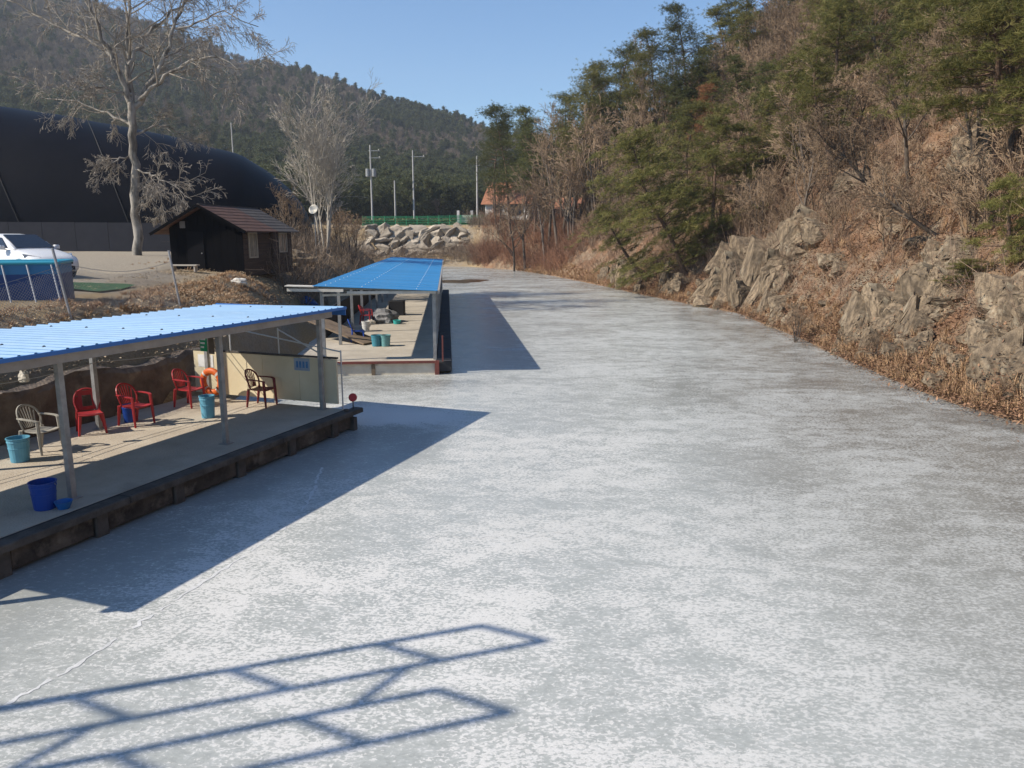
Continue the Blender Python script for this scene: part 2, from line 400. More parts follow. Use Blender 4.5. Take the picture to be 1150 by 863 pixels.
for cpx in ([(1150,600),(1040,570),(930,562),(820,540),(730,536)], [(420,612),(500,602),(590,604),(660,596)], [(640,470),(720,486),(810,480),(900,497)]):
    cp = [at_z(x, y, .004) for x, y in cpx]; pts = []
    for i in range(len(cp)-1):
        for t in range(16): pts.append(cp[i].lerp(cp[i+1], t/16) + Vector((rnd.gauss(0,.02), rnd.gauss(0,.03), 0)))
    mb = MB()
    for i, p in enumerate(pts):
        d = (pts[min(i+1,len(pts)-1)] - pts[max(i-1,0)]).normalized(); s = Vector((-d.y, d.x, 0)); w = .003 + .009*rnd.random()**2
        mb.v += [tuple(p + s*w), tuple(p - s*w)]
    mb.f = [(2*i+1, 2*i+3, 2*i+2, 2*i) for i in range(len(pts)-1) if rnd.random() < .7]
    mb.build('crack', MATS['crack_frost'], ice)
# open melt water lying on the ice at the far end
def blob(px, py, wx, wy, seed, z):
    c = at_z(px, py, z); r2 = random.Random(seed); m_ = MB(); N = 40
    m_.v = [(c.x, c.y, z)]
    ph = [r2.random()*6.28 for _ in range(4)]
    for k in range(N):
        t = 2*math.pi*k/N; rr = 1 + .22*math.sin(2*t+ph[0]) + .15*math.sin(3*t+ph[1]) + .08*math.sin(7*t+ph[2])
        m_.v.append((c.x + wx*rr*math.cos(t), c.y + wy*rr*math.sin(t), z))
    m_.f = [(0, 1+k, 1+(k+1) % N) for k in range(N)]
    return m_
wm = mat('melt_water', (.035,.034,.028), .03, spec=.5)
for i, a_ in enumerate([(517,316,2.4,3.6,1)]):
    structure(blob(*a_, .006+.004*i).build('melt_water', wm))
# ------------------------------------------------------------------ the two covered fishing piers
ANG1 = R(-20.66); ANG2 = R(4.76)
def d1(n, t, z=.45): return Vector((n*math.cos(ANG1) - t*math.sin(ANG1), n*math.sin(ANG1) + t*math.cos(ANG1), z))
def d2(n, t, z=.45): return Vector((n*math.cos(ANG2) - t*math.sin(ANG2), n*math.sin(ANG2) + t*math.cos(ANG2), z))
def to_d(p, ang): return (p.x*math.cos(ang) + p.y*math.sin(ang), -p.x*math.sin(ang) + p.y*math.cos(ang))
concrete = mat('deck_concrete', (.50,.44,.355), .85, (.39,.335,.265), 1.1, 7, bump=.5, bscale=35, col3=(.29,.25,.20), scale3=.55, lo3=.56, hi3=.72)
dark_beam = mat('dark_beam', (.058,.052,.046), .8, (.11,.10,.088), 3, bump=.6, bscale=25)
stained = mat('stained_block', (.10,.085,.068), .9, (.035,.030,.026), 3, bump=.6, bscale=18, col3=(.19,.165,.13), scale3=2, lo3=.52, hi3=.7)
galv = mat('galvanised_steel', (.36,.365,.36), .5, (.25,.25,.245), 5, metal=.35, bump=.1)
grey_fascia = mat('grey_fascia', (.36,.335,.30), .6, (.27,.25,.225), 2.5)
roof_pale = mat('pale_blue_sheet', (.155,.315,.50), .5, (.125,.275,.455), 1.3, spec=.3, col3=(.22,.36,.50), scale3=.7, lo3=.5, hi3=.75, objrand=.06)
roof_pale_edge = mat('blue_flashing', (.035,.16,.46), .4, spec=.4)
roof_deep = mat('deep_blue_sheet', (.040,.225,.47), .45, (.034,.20,.43), .9, spec=.3, objrand=.07, col3=(.09,.235,.40), scale3=.5, lo3=.5, hi3=.75)
screw_m = mat('screw', (.05,.07,.10), .5)
wall_rough = mat('rough_wall', (.20,.16,.125), .95, (.10,.08,.065), 2.2, bump=1.2, bscale=9, col3=(.30,.25,.19), scale3=1.6, lo3=.58, hi3=.72)
cream = mat('cream_board', (.69,.61,.43), .6, (.61,.53,.36), 1.5, bump=.05)

def rel(n, t): return (n, t)
# ---- pier beside the camera
N0, T0 = -9.6, 15.2
p1 = empty('fishing_pier', d1(N0, T0, 0), ANG1)
tag(p1, 'long concrete fishing pier under a pale blue ribbed sheet roof, nearest to the viewer', 'pier')
L = lambda n, t: (n - N0, t - T0)
def lbox(mbx, n0, n1, t0, t1, z0, z1, c=None, org=(N0, T0)):
    if c: return mbx.cbox(n0-org[0], n1-org[0], t0-org[1], t1-org[1], z0, z1, c)
    return mbx.box(n0-org[0], n1-org[0], t0-org[1], t1-org[1], z0, z1)
EDGE = [-3.0, .3, 3.55, 6.8, 10.05, 12.6, 15.2]
for i in range(len(EDGE)-1):
    lbox(MB(), -14.45, -9.95, EDGE[i]+.006, EDGE[i+1]-.006, .18, .45, .012).build('deck_slab', concrete, p1)
rnd = random.Random(11)
for i, (a0, a1) in enumerate(zip([-3, .8, 4.7, 8.6, 12.4], [.79, 4.69, 8.59, 12.39, 15.42])):
    lbox(MB(), -9.83, -9.58, a0, a1, .37, .475+.004*(i % 2), .015).build('edge_plank', dark_beam, p1)
lbox(MB(), -9.95, -9.83, -3, 15.2, .34, .440).build('edge_gap', mat('gap_dark', (.03,.027,.024), .9), p1)
t = -2.9
while t < 15.1:
    lbox(MB(), -9.86, -9.665, t, t+.22, -.3, .36, .02).build('pier_block', dark_beam, p1)
    e = min(t+1.55, 15.2)
    if e - t > .5: lbox(MB(), -9.84, -9.70, t+.23, e-.01, .06, .34, .02).build('side_panel', stained, p1)
    t += 1.56
lbox(MB(), -14.4, -9.9, -2.9, 15.1, -.3, .17).build('float_hull', dark_beam, p1)
lbox(MB(), -9.88, -9.60, 15.02, 15.16, -.3, .30).build('pier_block', dark_beam, p1)
zroof = lambda n: 2.80 + (n + 10.2)*(.07/3.7)            # slopes down towards the bank
TP = [4.9, 8.28, 11.72, 15.0]
for t in TP:
    for n in (-10.43, -13.75):
        m_ = MB(); lbox(m_, n-.045, n+.045, t-.045, t+.045, .46, zroof(n)-.10); lbox(m_, n-.1, n+.1, t-.1, t+.1, .452, .465)
        m_.build('post', galv, p1)
    a_, b_ = L(-13.95, t), L(-10.3, t)
    MB().bar((*a_, zroof(-13.95)-.065), (*b_, zroof(-10.3)-.065), .06, .09).build('rafter', galv, p1)
roof1 = lbox(MB(), -10.27, -10.19, 4.2, 15.2, 2.615, 2.755).build('fascia', grey_fascia, p1)
for n in (-10.6, -11.5, -12.4, -13.3, -13.85):
    lbox(MB(), n-.03, n+.03, 4.25, 15.55, zroof(n)-.052, zroof(n)-.012).build('purlin', galv, p1)
roof = lbox(MB(), -13.97, -13.91, 4.2, 15.6, zroof(-13.94)-.06, zroof(-13.94)-.012).build('roof', grey_fascia, p1)
# one ribbed sheet, three ribs; all sheets share it
SW = .763; prof = []
for k in range(3):
    o_ = k*SW/3
    prof += [(o_, 0), (o_+.165, 0), (o_+.19, .034), (o_+.225, .034), (o_+.25, 0)]
prof.append((SW+.012, .0))
sm = MB(); n_a, n_b = -13.98 - N0, -10.12 - N0
for (tt, hh) in prof:
    for nn_ in (n_a, n_b): sm.v.append((nn_, tt, zroof(nn_+N0) + hh))
for i in range(len(prof)-1): sm.f.append((2*i, 2*i+1, 2*i+3, 2*i+2))
nv = len(sm.v); sm.v += [(x, y, z-.006) for x, y, z in sm.v]
sm.f += [tuple(nv+q for q in f[::-1]) for f in sm.f]
nseg = len(prof)-1
for i in range(nseg): sm.f.append((2*i+1, nv+2*i+1, nv+2*i+3, 2*i+3)); sm.f.append((2*i, 2*i+2, nv+2*i+2, nv+2*i))
sheet_me = sm.mesh('roof_sheet', roof_pale)
for k in range(15):
    o = link('roof_sheet', sheet_me, roof); o.location = (0, 4.2 - T0 + k*SW, .0015*(k % 2) + rnd.uniform(0, .002))
m_ = MB(); lbox(m_, -10.125, -10.085, 4.19, 15.66, 2.762, 2.822); lbox(m_, -10.26, -10.125, 4.19, 15.66, 2.757, 2.768); m_.build('front_flashing', roof_pale_edge, roof)
lbox(MB(), -13.95, -10.13, 15.655, 15.69, 2.62, 2.79).build('end_flashing', roof_pale_edge, roof)
scr = MB()
for n in (-10.6, -11.5, -12.4, -13.3):
    for k in range(15):
        if (k*7 + int(-n*10)) % 3: continue
        t = 4.2 + k*SW + .207; z = zroof(n) + .034
        scr.lathe([(0, z+.022), (.018, z+.02), (.026, z+.0)], 6, n - N0, t - T0)
scr.build('screw', screw_m, roof)['kind'] = 'stuff'
# end wall of cream boards
wall_t = 15.24
for i in range(4):
    a0 = -14.4 + i*1.06; lbox(MB(), a0+.004, a0+1.056, wall_t, wall_t+.05, .545, 1.62-.004*i).build('end_board', cream, p1)
lbox(MB(), -14.42, -10.14, wall_t-.012, wall_t+.062, 1.624, 1.665).build('end_wall_cap', dark_beam, p1)
for n in (-14.1, -12.0, -10.6): lbox(MB(), n-.03, n+.03, wall_t+.052, wall_t+.11, .2, 1.62).build('end_wall_stud', galv, p1)

# ---- second pier, further up the pond
M0, S0 = -.35, 25.05
p2 = empty('fishing_pier', d2(M0, S0, 0), ANG2)
tag(p2, 'farther concrete fishing pier under a flat deep blue roof, with a rust red front beam', 'pier')
O2 = (M0, S0); S1 = 60.0
def b2(*a, c=None): return lbox(MB(), *a, c=c, org=O2)
ts = list(np.linspace(25.06, S1, 14))
for i in range(13): b2(-5.0, -.42, ts[i]+.012, ts[i+1]-.012, .2, .45, c=.015).build('deck_slab', mat('deck_pale', (.50,.45,.37), .85, (.40,.36,.30), 1.4, 7, bump=.4, bscale=30, objrand=.06), p2)
black_rubber = mat('black_matting', (.030,.031,.034), .85, (.05,.05,.052), 2.5)
for i in range(13): b2(-.40, .10, ts[i]+.02, ts[i+1]-.02, .10, .43, c=.02).build('black_side_strip', black_rubber, p2)
b2(-4.9, .05, 25.4, S1-.1, -.3, .195).build('float_hull', dark_beam, p2)
rust = mat('rust_red_steel', (.20,.062,.05), .7, (.14,.05,.042), 3, bump=.3)
b2(-5.0, -.31, 24.97, 25.05, .385, .462).build('front_beam', rust, p2)
pale_block = mat('pale_pontoon', (.70,.65,.53), .85, (.58,.53,.43), 2.5, bump=.4, bscale=20, col3=(.30,.26,.21), scale3=1.3, lo3=.6, hi3=.75)
for a0, a1 in ((-5.0, -3.5), (-3.49, -2.52), (-2.40, -.46)): b2(a0, a1, 25.07, 25.38, -.2, .375).build('pontoon_face', pale_block, p2)
b2(-2.515, -2.405, 25.02, 25.3, -.2, .38).build('front_stud', mat('brown_timber', (.17,.13,.09), .8), p2)
b2(-.455, -.315, 24.96, 25.12, -.2, .384).build('front_corner', rust, p2)
b2(-.22, -.17, 25.02, 25.07, .43, 1.28).build('red_stake', rust, p2)
zr2 = lambda n: 2.92 - (n + 4.2)*(.17/3.85)
TP2 = [25.35 + 3.85*k for k in range(10)]
for t in TP2:
    for n in (-4.05, -.45):
        m_ = lbox(MB(), n-.055, n+.055, t-.055, t+.055, .45, zr2(n)-.10, org=O2); m_.build('post', galv, p2)
    MB().bar((-4.2-M0, t-S0, zr2(-4.2)-.06), (-.4-M0, t-S0, zr2(-.4)-.06), .06, .09).build('rafter', galv, p2)
white_beam = mat('weathered_white', (.66,.62,.54), .6, (.50,.46,.38), 3)
rf2 = b2(-3.2, -.38, 24.93, 25.0, 2.655, 2.74).build('front_fascia', white_beam, p2)
m_ = MB(); m_.bar((-5.05-M0, 24.9-S0, 2.80), (-3.3-M0, 24.9-S0, 2.77), .06, .09); m_.build('front_fascia', white_beam, p2)
m_ = MB(); m_.bar((-5.1-M0, 25.02-S0, 2.925), (-4.2-M0, 25.02-S0, 2.90), .5, .03); m_.build('side_flap', white_beam, p2)
m_ = MB(); m_.bar((-4.0-M0, 25.2-S0, 2.60), (-2.2-M0, 25.0-S0, 2.67), .05, .07); m_.build('front_brace', white_beam, p2)
for n in (-4.1, -2.8, -1.6, -.5): b2(n-.03, n+.03, 25.0, S1-.05, zr2(n)-.05, zr2(n)-.012).build('purlin', galv, p2)
rfo = b2(-4.22, -4.16, 25.0, S1, zr2(-4.2)-.07, zr2(-4.2)-.006).build('roof', grey_fascia, p2)
W2 = 35.2/32
sm = MB(); zs = []
for (tt, hh) in [(0,0),(.02,.03),(.05,.03),(.07,0),(W2+.01,0)]:
    for nn_ in (-4.25, -.33): sm.v.append((nn_-M0, tt, zr2(nn_)+hh*.5))
for i in range(4): sm.f.append((2*i, 2*i+1, 2*i+3, 2*i+2))
nv = len(sm.v); sm.v += [(x,y,z-.006) for x,y,z in sm.v]; sm.f += [tuple(nv+q for q in f[::-1]) for f in sm.f]
for i in range(4): sm.f.append((2*i+1, nv+2*i+1, nv+2*i+3, 2*i+3)); sm.f.append((2*i, 2*i+2, nv+2*i+2, nv+2*i))
sm.f += [(0, nv, nv+1, 1), (8, 9, nv+9, nv+8)]
sh2 = sm.mesh('roof_sheet', roof_deep)
for k in range(32):
    o = link('roof_sheet', sh2, rfo); o.location = (0, 24.86 - S0 + k*W2, rnd.uniform(0,.003) - (.05*max(0, k-24)/8 if k > 24 else 0)*0)
scr = MB()
for n in (-2.75, -1.0, -3.9):
    for k in range(0, 32):
        z = zr2(n) + .0; t = 24.86 + k*W2 + .45
        scr.lathe([(0, z+.03), (.014, z+.026), (.018, z)], 5, n - M0, t - S0)
scr.build('screw', mat('pale_screw', (.6,.65,.7), .5), rfo)['kind'] = 'stuff'
b2(-.32, -.26, 24.88, 60.06, 2.66, 2.765).build('side_flashing', grey_fascia, rfo)
# dark panels closing the bank side
for i in range(7):
    b2(-4.95, -4.88, 31.2+i*4.1, 31.2+i*4.1+4.06, .45, 1.55-.03*(i % 3)).build('back_panel', mat('black_panel', (.016,.016,.018), .7, (.03,.03,.032), 2), p2)
b2(-4.8, -3.6, S1-.3, S1-.22, .45, 1.5).build('back_panel', MATS['black_panel'], p2)

# ---- concrete retaining wall behind the near pier
mb = MB(); seg = 60; rw = random.Random(5)
for i in range(seg+1):
    t = -4 + 20*i/seg; n = -14.47 - max(0, (t-9))*.03
    zt = 1.47 + .10*math.sin(t*1.7) + rw.uniform(-.07, .07); zz = .2
    row = [(n + rw.uniform(-.02,.02), .2), (n - .03 + rw.uniform(-.04,.04), .75), (n - .05 + rw.uniform(-.05,.05), zt-.12), (n - .10 + rw.uniform(-.02,.03), zt), (n-.42, zt+rw.uniform(-.03,.05)), (n-.5, .3)]
    for (nn_, z) in row: mb.v.append(tuple(d1(nn_, t, z)))
for i in range(seg):
    for j in range(5): mb.f.append((i*6+j, i*6+j+1, (i+1)*6+j+1, (i+1)*6+j))
o = mb.build('retaining_wall', wall_rough); tag(o, 'low rough brown concrete wall with a crumbling top behind the plastic chairs', 'wall')
# ------------------------------------------------------------------ vegetation: generators
def rot_dir(d, ang, az):
    d = d.normalized(); o = d.orthogonal().normalized(); q = d.cross(o)
    return (d*math.cos(ang) + (o*math.cos(az) + q*math.sin(az))*math.sin(ang)).normalized()
def bare_tree(seed, h=8., r=.14, fork=.35, spread=.75, lv=(8,6,5,4), lean=(0,0), up=.25, droop=0., twig=.006, curve=.12, stems=1, stiff=.5):
    """returns (trunk MB, crown MB): stems and limbs, then fine branches and twigs"""
    q = random.Random(seed); A = MB(); B = MB()
    def grow(p, d, ln, rad, level):
        n = 6 if level == 0 else (5 if level == 1 else (3 if level < 3 else 2))
        pts = [p.copy()]; rads = [rad]; dirs = [d.copy()]
        for i in range(n):
            d = (d + Vector((q.gauss(0,1), q.gauss(0,1), q.gauss(0,.7)))*curve*(1 if level else stiff) + Vector((0,0,up if level < 3 else up*.5-droop))*.35).normalized()
            p = p + d*ln/n; pts.append(p.copy()); dirs.append(d.copy())
            rads.append(max(rad*(1-.80*(i+1)/n) if level else rad*(1-.62*(i+1)/n), twig))
        (A if level < 2 else B).tube(pts, rads, (9 if level == 0 else 6 if level == 1 else 4 if level == 2 else 3), cap=False)
        if level >= len(lv): return
        k = lv[level]
        for c in range(k):
            f = (fork if level == 0 else .22) + (1-(fork if level == 0 else .22))*((c + q.random())/k)
            i = min(int(f*n), n-1); w = f*n - i
            pos = pts[i].lerp(pts[i+1], w); rr = rads[i]*(1-w) + rads[i+1]*w
            nd = rot_dir(dirs[i], q.uniform(.5, 1.15)*spread*(1.1 if level else 1), q.random()*6.283)
            l2 = ln*q.uniform(.42, .72)*(1.05-.5*f if level == 0 else 1-.35*f)
            grow(pos, nd, l2, max(rr*q.uniform(.45,.68), twig), level+1)
    for s in range(stems):
        a = 6.283*s/max(stems,1) + q.random(); tl = 0 if stems == 1 else q.uniform(.1,.38)
        d = Vector((lean[0] + math.cos(a)*tl, lean[1] + math.sin(a)*tl, 1)).normalized()
        grow(Vector((math.cos(a)*.08*(stems > 1), math.sin(a)*.08*(stems > 1), -.15)), d, h*(.62 if lv and stems == 1 else .6)*(q.uniform(.8,1.1) if stems > 1 else 1), r, 0)
    return A, B
def pine_tree(seed, h=9., r=.16, first=.35, width=2.6, lean=(0,0), tufts=1.0, flat=.35, layers=13, tl=.25, bw=.015, blades=20, pscale=1.0):
    q = random.Random(seed); g = np.random.RandomState(seed); A = MB()
    p = Vector((0,0,-.2)); d = Vector((lean[0], lean[1], 1)).normalized(); n = 10; pts = [p]; rads = [r]
    for i in range(n):
        d = (d + Vector((q.gauss(0,.07), q.gauss(0,.07), .12))).normalized(); p = p + d*(h+.2)/n; pts.append(p); rads.append(r*(1-.86*(i+1)/n))
    A.tube(pts, rads, 8, cap=False)
    cen = []
    for k in range(layers):
        f = first + (1-first)*(k + q.random()*.6)/layers; x = f*n; i = min(int(x), n-1); base = pts[i].lerp(pts[i+1], x-i)
        rel_ = (f-first)/(1-first)
        for b in range(q.randint(2, 4)):
            az = q.random()*6.283; ln = width*(1.0-.72*rel_**1.4)*q.uniform(.5, 1.1)*(.65+.35*min(1, rel_*5))
            dr = Vector((math.cos(az), math.sin(az), .12+.5*rel_*q.random())); bp = [base]; pp = base.copy()
            for s in range(4):
                dr = (dr + Vector((q.gauss(0,.16), q.gauss(0,.16), q.gauss(.03,.12)))).normalized(); pp = pp + dr*ln/4; bp.append(pp.copy())
            br = r*.34*(1-.6*f)
            A.tube(bp, [br, br*.8, br*.55, br*.36, br*.2], 4, cap=False)
            for pad in range(max(2, int(ln*1.5))):        # foliage sits in flat pads with gaps between
                w = .35 + .65*(pad + q.random())/max(2, int(ln*1.5)); xx = w*4; j = min(int(xx), 3); c = bp[j].lerp(bp[min(j+1,4)], min(1, xx-j))
                c = c + Vector((q.gauss(0, ln*.13), q.gauss(0, ln*.13), q.gauss(.05, .1))); ps = q.uniform(.24,.46)*pscale
                for s in range(int(q.uniform(8,15)*tufts)): cen.append((c.x + q.gauss(0, ps), c.y + q.gauss(0, ps), c.z + q.gauss(0, ps*flat)))
    top = pts[-1]
    for s in range(int(26*tufts)): cen.append((top.x+q.gauss(0,.28), top.y+q.gauss(0,.28), top.z+q.gauss(-.15,.28)))
    cen = np.array(cen); N = len(cen); K = blades
    dirs = g.normal(size=(N,K,3)); dirs[:,:,2] = dirs[:,:,2]*.7 + .35; dirs /= np.linalg.norm(dirs, axis=2, keepdims=True)
    side = np.cross(dirs, g.normal(size=(N,K,3))); side /= np.linalg.norm(side, axis=2, keepdims=True)
    ln = (tl*g.uniform(.6, 1.15, (N,1,1)))*g.uniform(.75,1.1,(N,K,1)); c = cen[:,None,:]
    v = np.stack([c - side*bw*.5 + dirs*ln*.1, c + side*bw*.5 + dirs*ln*.1, c + dirs*ln + side*bw*.28, c + dirs*ln - side*bw*.28], 2).reshape(-1,3)
    f = np.arange(N*K*4).reshape(-1,4)
    # tie every tuft's blades to one island value through a per-face attribute
    return A, (v, f, np.repeat(g.rand(N), K))
def needle_material(name, c1, c2, c3):
    m = bpy.data.materials.new(name); n, l = nodes_of(m); b = n['Principled BSDF']
    b.inputs['Roughness'].default_value = .6; b.inputs['Specular IOR Level'].default_value = .25
    at = n.new('ShaderNodeAttribute'); at.attribute_name = 'tuft'
    r = n.new('ShaderNodeValToRGB'); e = r.color_ramp.elements; e[0].color = (*c1,1); e[1].color = (*c3,1); q = e.new(.5); q.color = (*c2,1)
    l.new(at.outputs['Fac'], r.inputs[0])
    oi = n.new('ShaderNodeObjectInfo'); hs = n.new('ShaderNodeHueSaturation'); mr = n.new('ShaderNodeMapRange')
    mr.inputs[3].default_value = .75; mr.inputs[4].default_value = 1.2; l.new(oi.outputs['Random'], mr.inputs[0]); l.new(mr.outputs[0], hs.inputs['Value'])
    l.new(r.outputs[0], hs.inputs['Color']); l.new(hs.outputs[0], b.inputs['Base Color'])
    tr = n.new('ShaderNodeBsdfTranslucent'); l.new(hs.outputs[0], tr.inputs[0]); mx = n.new('ShaderNodeMixShader'); mx.inputs[0].default_value = .3
    l.new(b.outputs[0], mx.inputs[1]); l.new(tr.outputs[0], mx.inputs[2]); l.new(mx.outputs[0], n['Material Output'].inputs[0])
    return m
bark_grey = mat('bark_grey_brown', (.145,.118,.094), .9, (.085,.068,.054), 6, bump=.5, objrand=.25)
bark_pale = mat('bark_pale', (.31,.285,.25), .85, (.12,.105,.088), 2.6, lo=.42, hi=.6, bump=.5, stretch=(1,1,.35))
twig_pale = mat('twig_pale', (.285,.25,.205), .85)
twig_white = mat('twig_white', (.40,.36,.30), .85)
twig_brown = mat('twig_brown', (.245,.172,.11), .9, objrand=.25)
twig_red = mat('twig_red_brown', (.25,.135,.085), .9, objrand=.2)
bark_pine = mat('bark_pine', (.17,.105,.072), .9, (.09,.06,.045), 5, bump=.6)
needle_green = needle_material('pine_needles', (.085,.092,.022), (.16,.155,.044), (.245,.215,.07))
needle_dark = needle_material('pine_needles_dark', (.060,.074,.024), (.108,.118,.038), (.165,.162,.056))
needle_far = needle_material('pine_needles_far', (.065,.080,.032), (.105,.118,.046), (.15,.15,.065))
needle_dead = needle_material('pine_needles_dead', (.20,.085,.035), (.30,.135,.06), (.34,.19,.09))
def needles(name, data, m):
    v, f, tv = data; me_ = np_mesh(name, v, f, m); a_ = me_.attributes.new('tuft', 'FLOAT', 'FACE'); a_.data.foreach_set('value', tv.astype(np.float32)); return me_
BARE = []
for i, kw in enumerate([dict(seed=1, h=9, r=.12, lv=(9,6,5,4)), dict(seed=2, h=8, r=.09, stems=3, lv=(6,5,4,4), spread=.62), dict(seed=3, h=10, r=.13, lv=(10,6,5,4), spread=.6),
                        dict(seed=4, h=7.5, r=.08, stems=4, lv=(5,5,4,3), spread=.7), dict(seed=5, h=8.5, r=.11, lean=(-.35,0), lv=(9,6,5,4), spread=.8), dict(seed=6, h=6.5, r=.07, stems=5, lv=(5,5,4,3), spread=.8)]):
    A, B = bare_tree(twig=.010, **kw); BARE.append((A.mesh('trunk', bark_grey), B.mesh('crown', twig_brown), kw['h']))
PINE = []
for i, kw in enumerate([dict(seed=21, h=10, width=2.6), dict(seed=22, h=11, width=2.9, first=.45), dict(seed=23, h=9, width=3.0, first=.25, flat=.28), dict(seed=24, h=12, width=2.7, first=.5), dict(seed=25, h=8, width=2.5, first=.2), dict(seed=26, h=17, r=.22, width=4.3, first=.42, layers=18, pscale=1.7), dict(seed=27, h=18, r=.22, width=4.0, first=.36, layers=20, pscale=1.7)]):
    A, d_ = pine_tree(tufts=1.15 if i < 5 else 1.7, **kw); PINE.append((A.mesh('trunk', bark_pine), needles('crown', d_, needle_green), needles('crown', d_, needle_dark), kw['h']))
def place_tree(name, trunk, crown, loc, rz, sc, label, group=None, cat='tree', tilt=(0,0)):
    r_ = empty(name, loc, rz); r_.rotation_euler = (Matrix.Rotation(tilt[1], 3, 'Y') @ Matrix.Rotation(tilt[0], 3, 'X') @ Matrix.Rotation(rz, 3, 'Z')).to_euler(); r_.scale = (sc[0], sc[0], sc[1]) if hasattr(sc, '__len__') else (sc, sc, sc)
    link('trunk', trunk, r_); link('crown', crown, r_)
    return tag(r_, label, cat, group)
# ------------------------------------------------------------------ the wooded right hillside
rnd = random.Random(42)
def bare_at(px, py, h, label, v=None, group=None, y=None, lean=None, m=None):
    p = hit(px, py) if y is None else Vector((at_y(px, py, y).x, y, hz(at_y(px, py, y).x, y)))
    k = rnd.randrange(len(BARE)) if v is None else v; t = BARE[k]
    s = h/t[2]
    return place_tree('bare_tree', t[0], t[1], p - Vector((0,0,.1)), rnd.random()*6.28 if lean is None else lean[2], s, label, group, tilt=(0,0) if lean is None else lean[:2])
def pine_at(px, py, h, label, v=None, group=None, y=None, dark=False, rz=None, w=1.0, tilt=(0,0)):
    p = hit(px, py) if y is None else Vector((at_y(px, py, y).x, y, hz(at_y(px, py, y).x, y)))
    k = rnd.randrange(5) if v is None else v; t = PINE[k]; s = h/t[3]
    return place_tree('pine_tree', t[0], t[2 if dark else 1], p - Vector((0,0,.1)), rnd.random()*6.28 if rz is None else rz, (s*w, s), label, group, tilt=tilt)
# the trees one would point at
A, d_ = pine_tree(31, h=9.5, width=4.6, first=.12, tufts=1.6, flat=.3, layers=17, pscale=1.25)
place_tree('pine_tree', A.mesh('trunk', bark_pine), needles('crown', d_, needle_green), hit(772, 310)-Vector((0,0,.2)), 2.6, (1.5,1.15), 'broad dark green pine overhanging the ice at the foot of the slope', tilt=(0, R(-24)))
pine_at(728, 312, 7.0, 'flat pine leaning out low over the ice, left of the broad one', 2, y=63, w=1.5, tilt=(0,R(-30)))
pine_at(800, 262, 10, 'pine on the cliff top to the right of the overhanging pine', 0, y=58, w=1.2)
pine_at(775, 240, 11, 'pine above the overhanging pine, below the dead rust brown one', 1, y=66, w=1.1)
A, d_ = pine_tree(37, h=7, width=2.2, first=.25, tufts=.9, flat=.4)
place_tree('pine_tree', A.mesh('trunk', bark_pine), needles('crown', d_, needle_dead), hit(782, 175)-Vector((0,0,.1)), 1, 1.0, 'dead pine with rust brown needles halfway up the hillside')
A, d_ = pine_tree(33, h=8.5, width=4.8, first=.3, tufts=1.7, flat=.3, layers=14, pscale=1.25)
place_tree('pine_tree', A.mesh('trunk', bark_pine), needles('crown', d_, needle_green), hit(1122, 192)-Vector((0,0,.1)), .4, (1.1,1.0), 'spreading yellow-green pine reaching in from the right edge', tilt=(0, R(-12)))
A, d_ = pine_tree(35, h=4.6, width=2.6, first=.12, tufts=1.3, flat=.25, layers=8)
pm, pn = A.mesh('trunk', bark_pine), needles('crown', d_, needle_green)
place_tree('pine_tree', pm, pn, hit(1135, 300)-Vector((0,0,.1)), 2.0, .62, 'low bushy pine among the rocks at the right edge', tilt=(0, R(-20)))
place_tree('pine_tree', pm, pn, hit(1085, 318)-Vector((0,0,.1)), .6, (.52,.2), 'flat sprawling pine branch lying over the grey rock slab')
place_tree('pine_tree', pm, pn, hit(905, 262)-Vector((0,0,.1)), 4.0, (.36,.2), 'small flat pine sprig over the cliff below the leaning trees')
A1, B1 = bare_tree(51, h=8.2, r=.13, lean=(-.75,.1), lv=(11,6,5,4), spread=.8, up=.18, twig=.009)
place_tree('bare_tree', A1.mesh('trunk', bark_grey), B1.mesh('crown', twig_brown), hit(1000, 240)-Vector((0,0,.1)), 0, 1., 'bare tree leaning far out to the left over the rocky slope')
A1, B1 = bare_tree(52, h=8.8, r=.12, lean=(-.45,-.05), lv=(11,6,5,4), spread=.72, up=.2, twig=.009)
place_tree('bare_tree', A1.mesh('trunk', bark_grey), B1.mesh('crown', twig_brown), hit(1022, 205)-Vector((0,0,.1)), .4, 1., 'slender bare tree leaning left beside the yellow-green pine')
A1, B1 = bare_tree(53, h=5.0, r=.10, lean=(-1.5,.1), lv=(9,6,5,3), spread=.75, up=.06, twig=.009)
place_tree('bare_tree', A1.mesh('trunk', bark_grey), B1.mesh('crown', twig_brown), hit(1055, 262)-Vector((0,0,.1)), -.1, 1., 'crooked bare tree growing almost flat along the slope')
bare_at(905, 282, 3.4, 'small dark forked bare tree on the leafy slope above the cliff', 1)
bare_at(893, 385, 2.3, 'low twiggy grey bush on the shore left of the split rocks', 5)
bare_at(980, 408, 1.6, 'small brown bush at the foot of the dark split rock', 5)
bare_at(1128, 452, .9, 'tuft-like dry bush on the shore at the right edge', 5)
pine_at(1140, 120, 9, 'pine filling the upper right corner of the view', 2, w=1.3)
pine_at(1060, 95, 8.5, 'pine high up at the top right, left of the corner pine', 4, w=1.3)
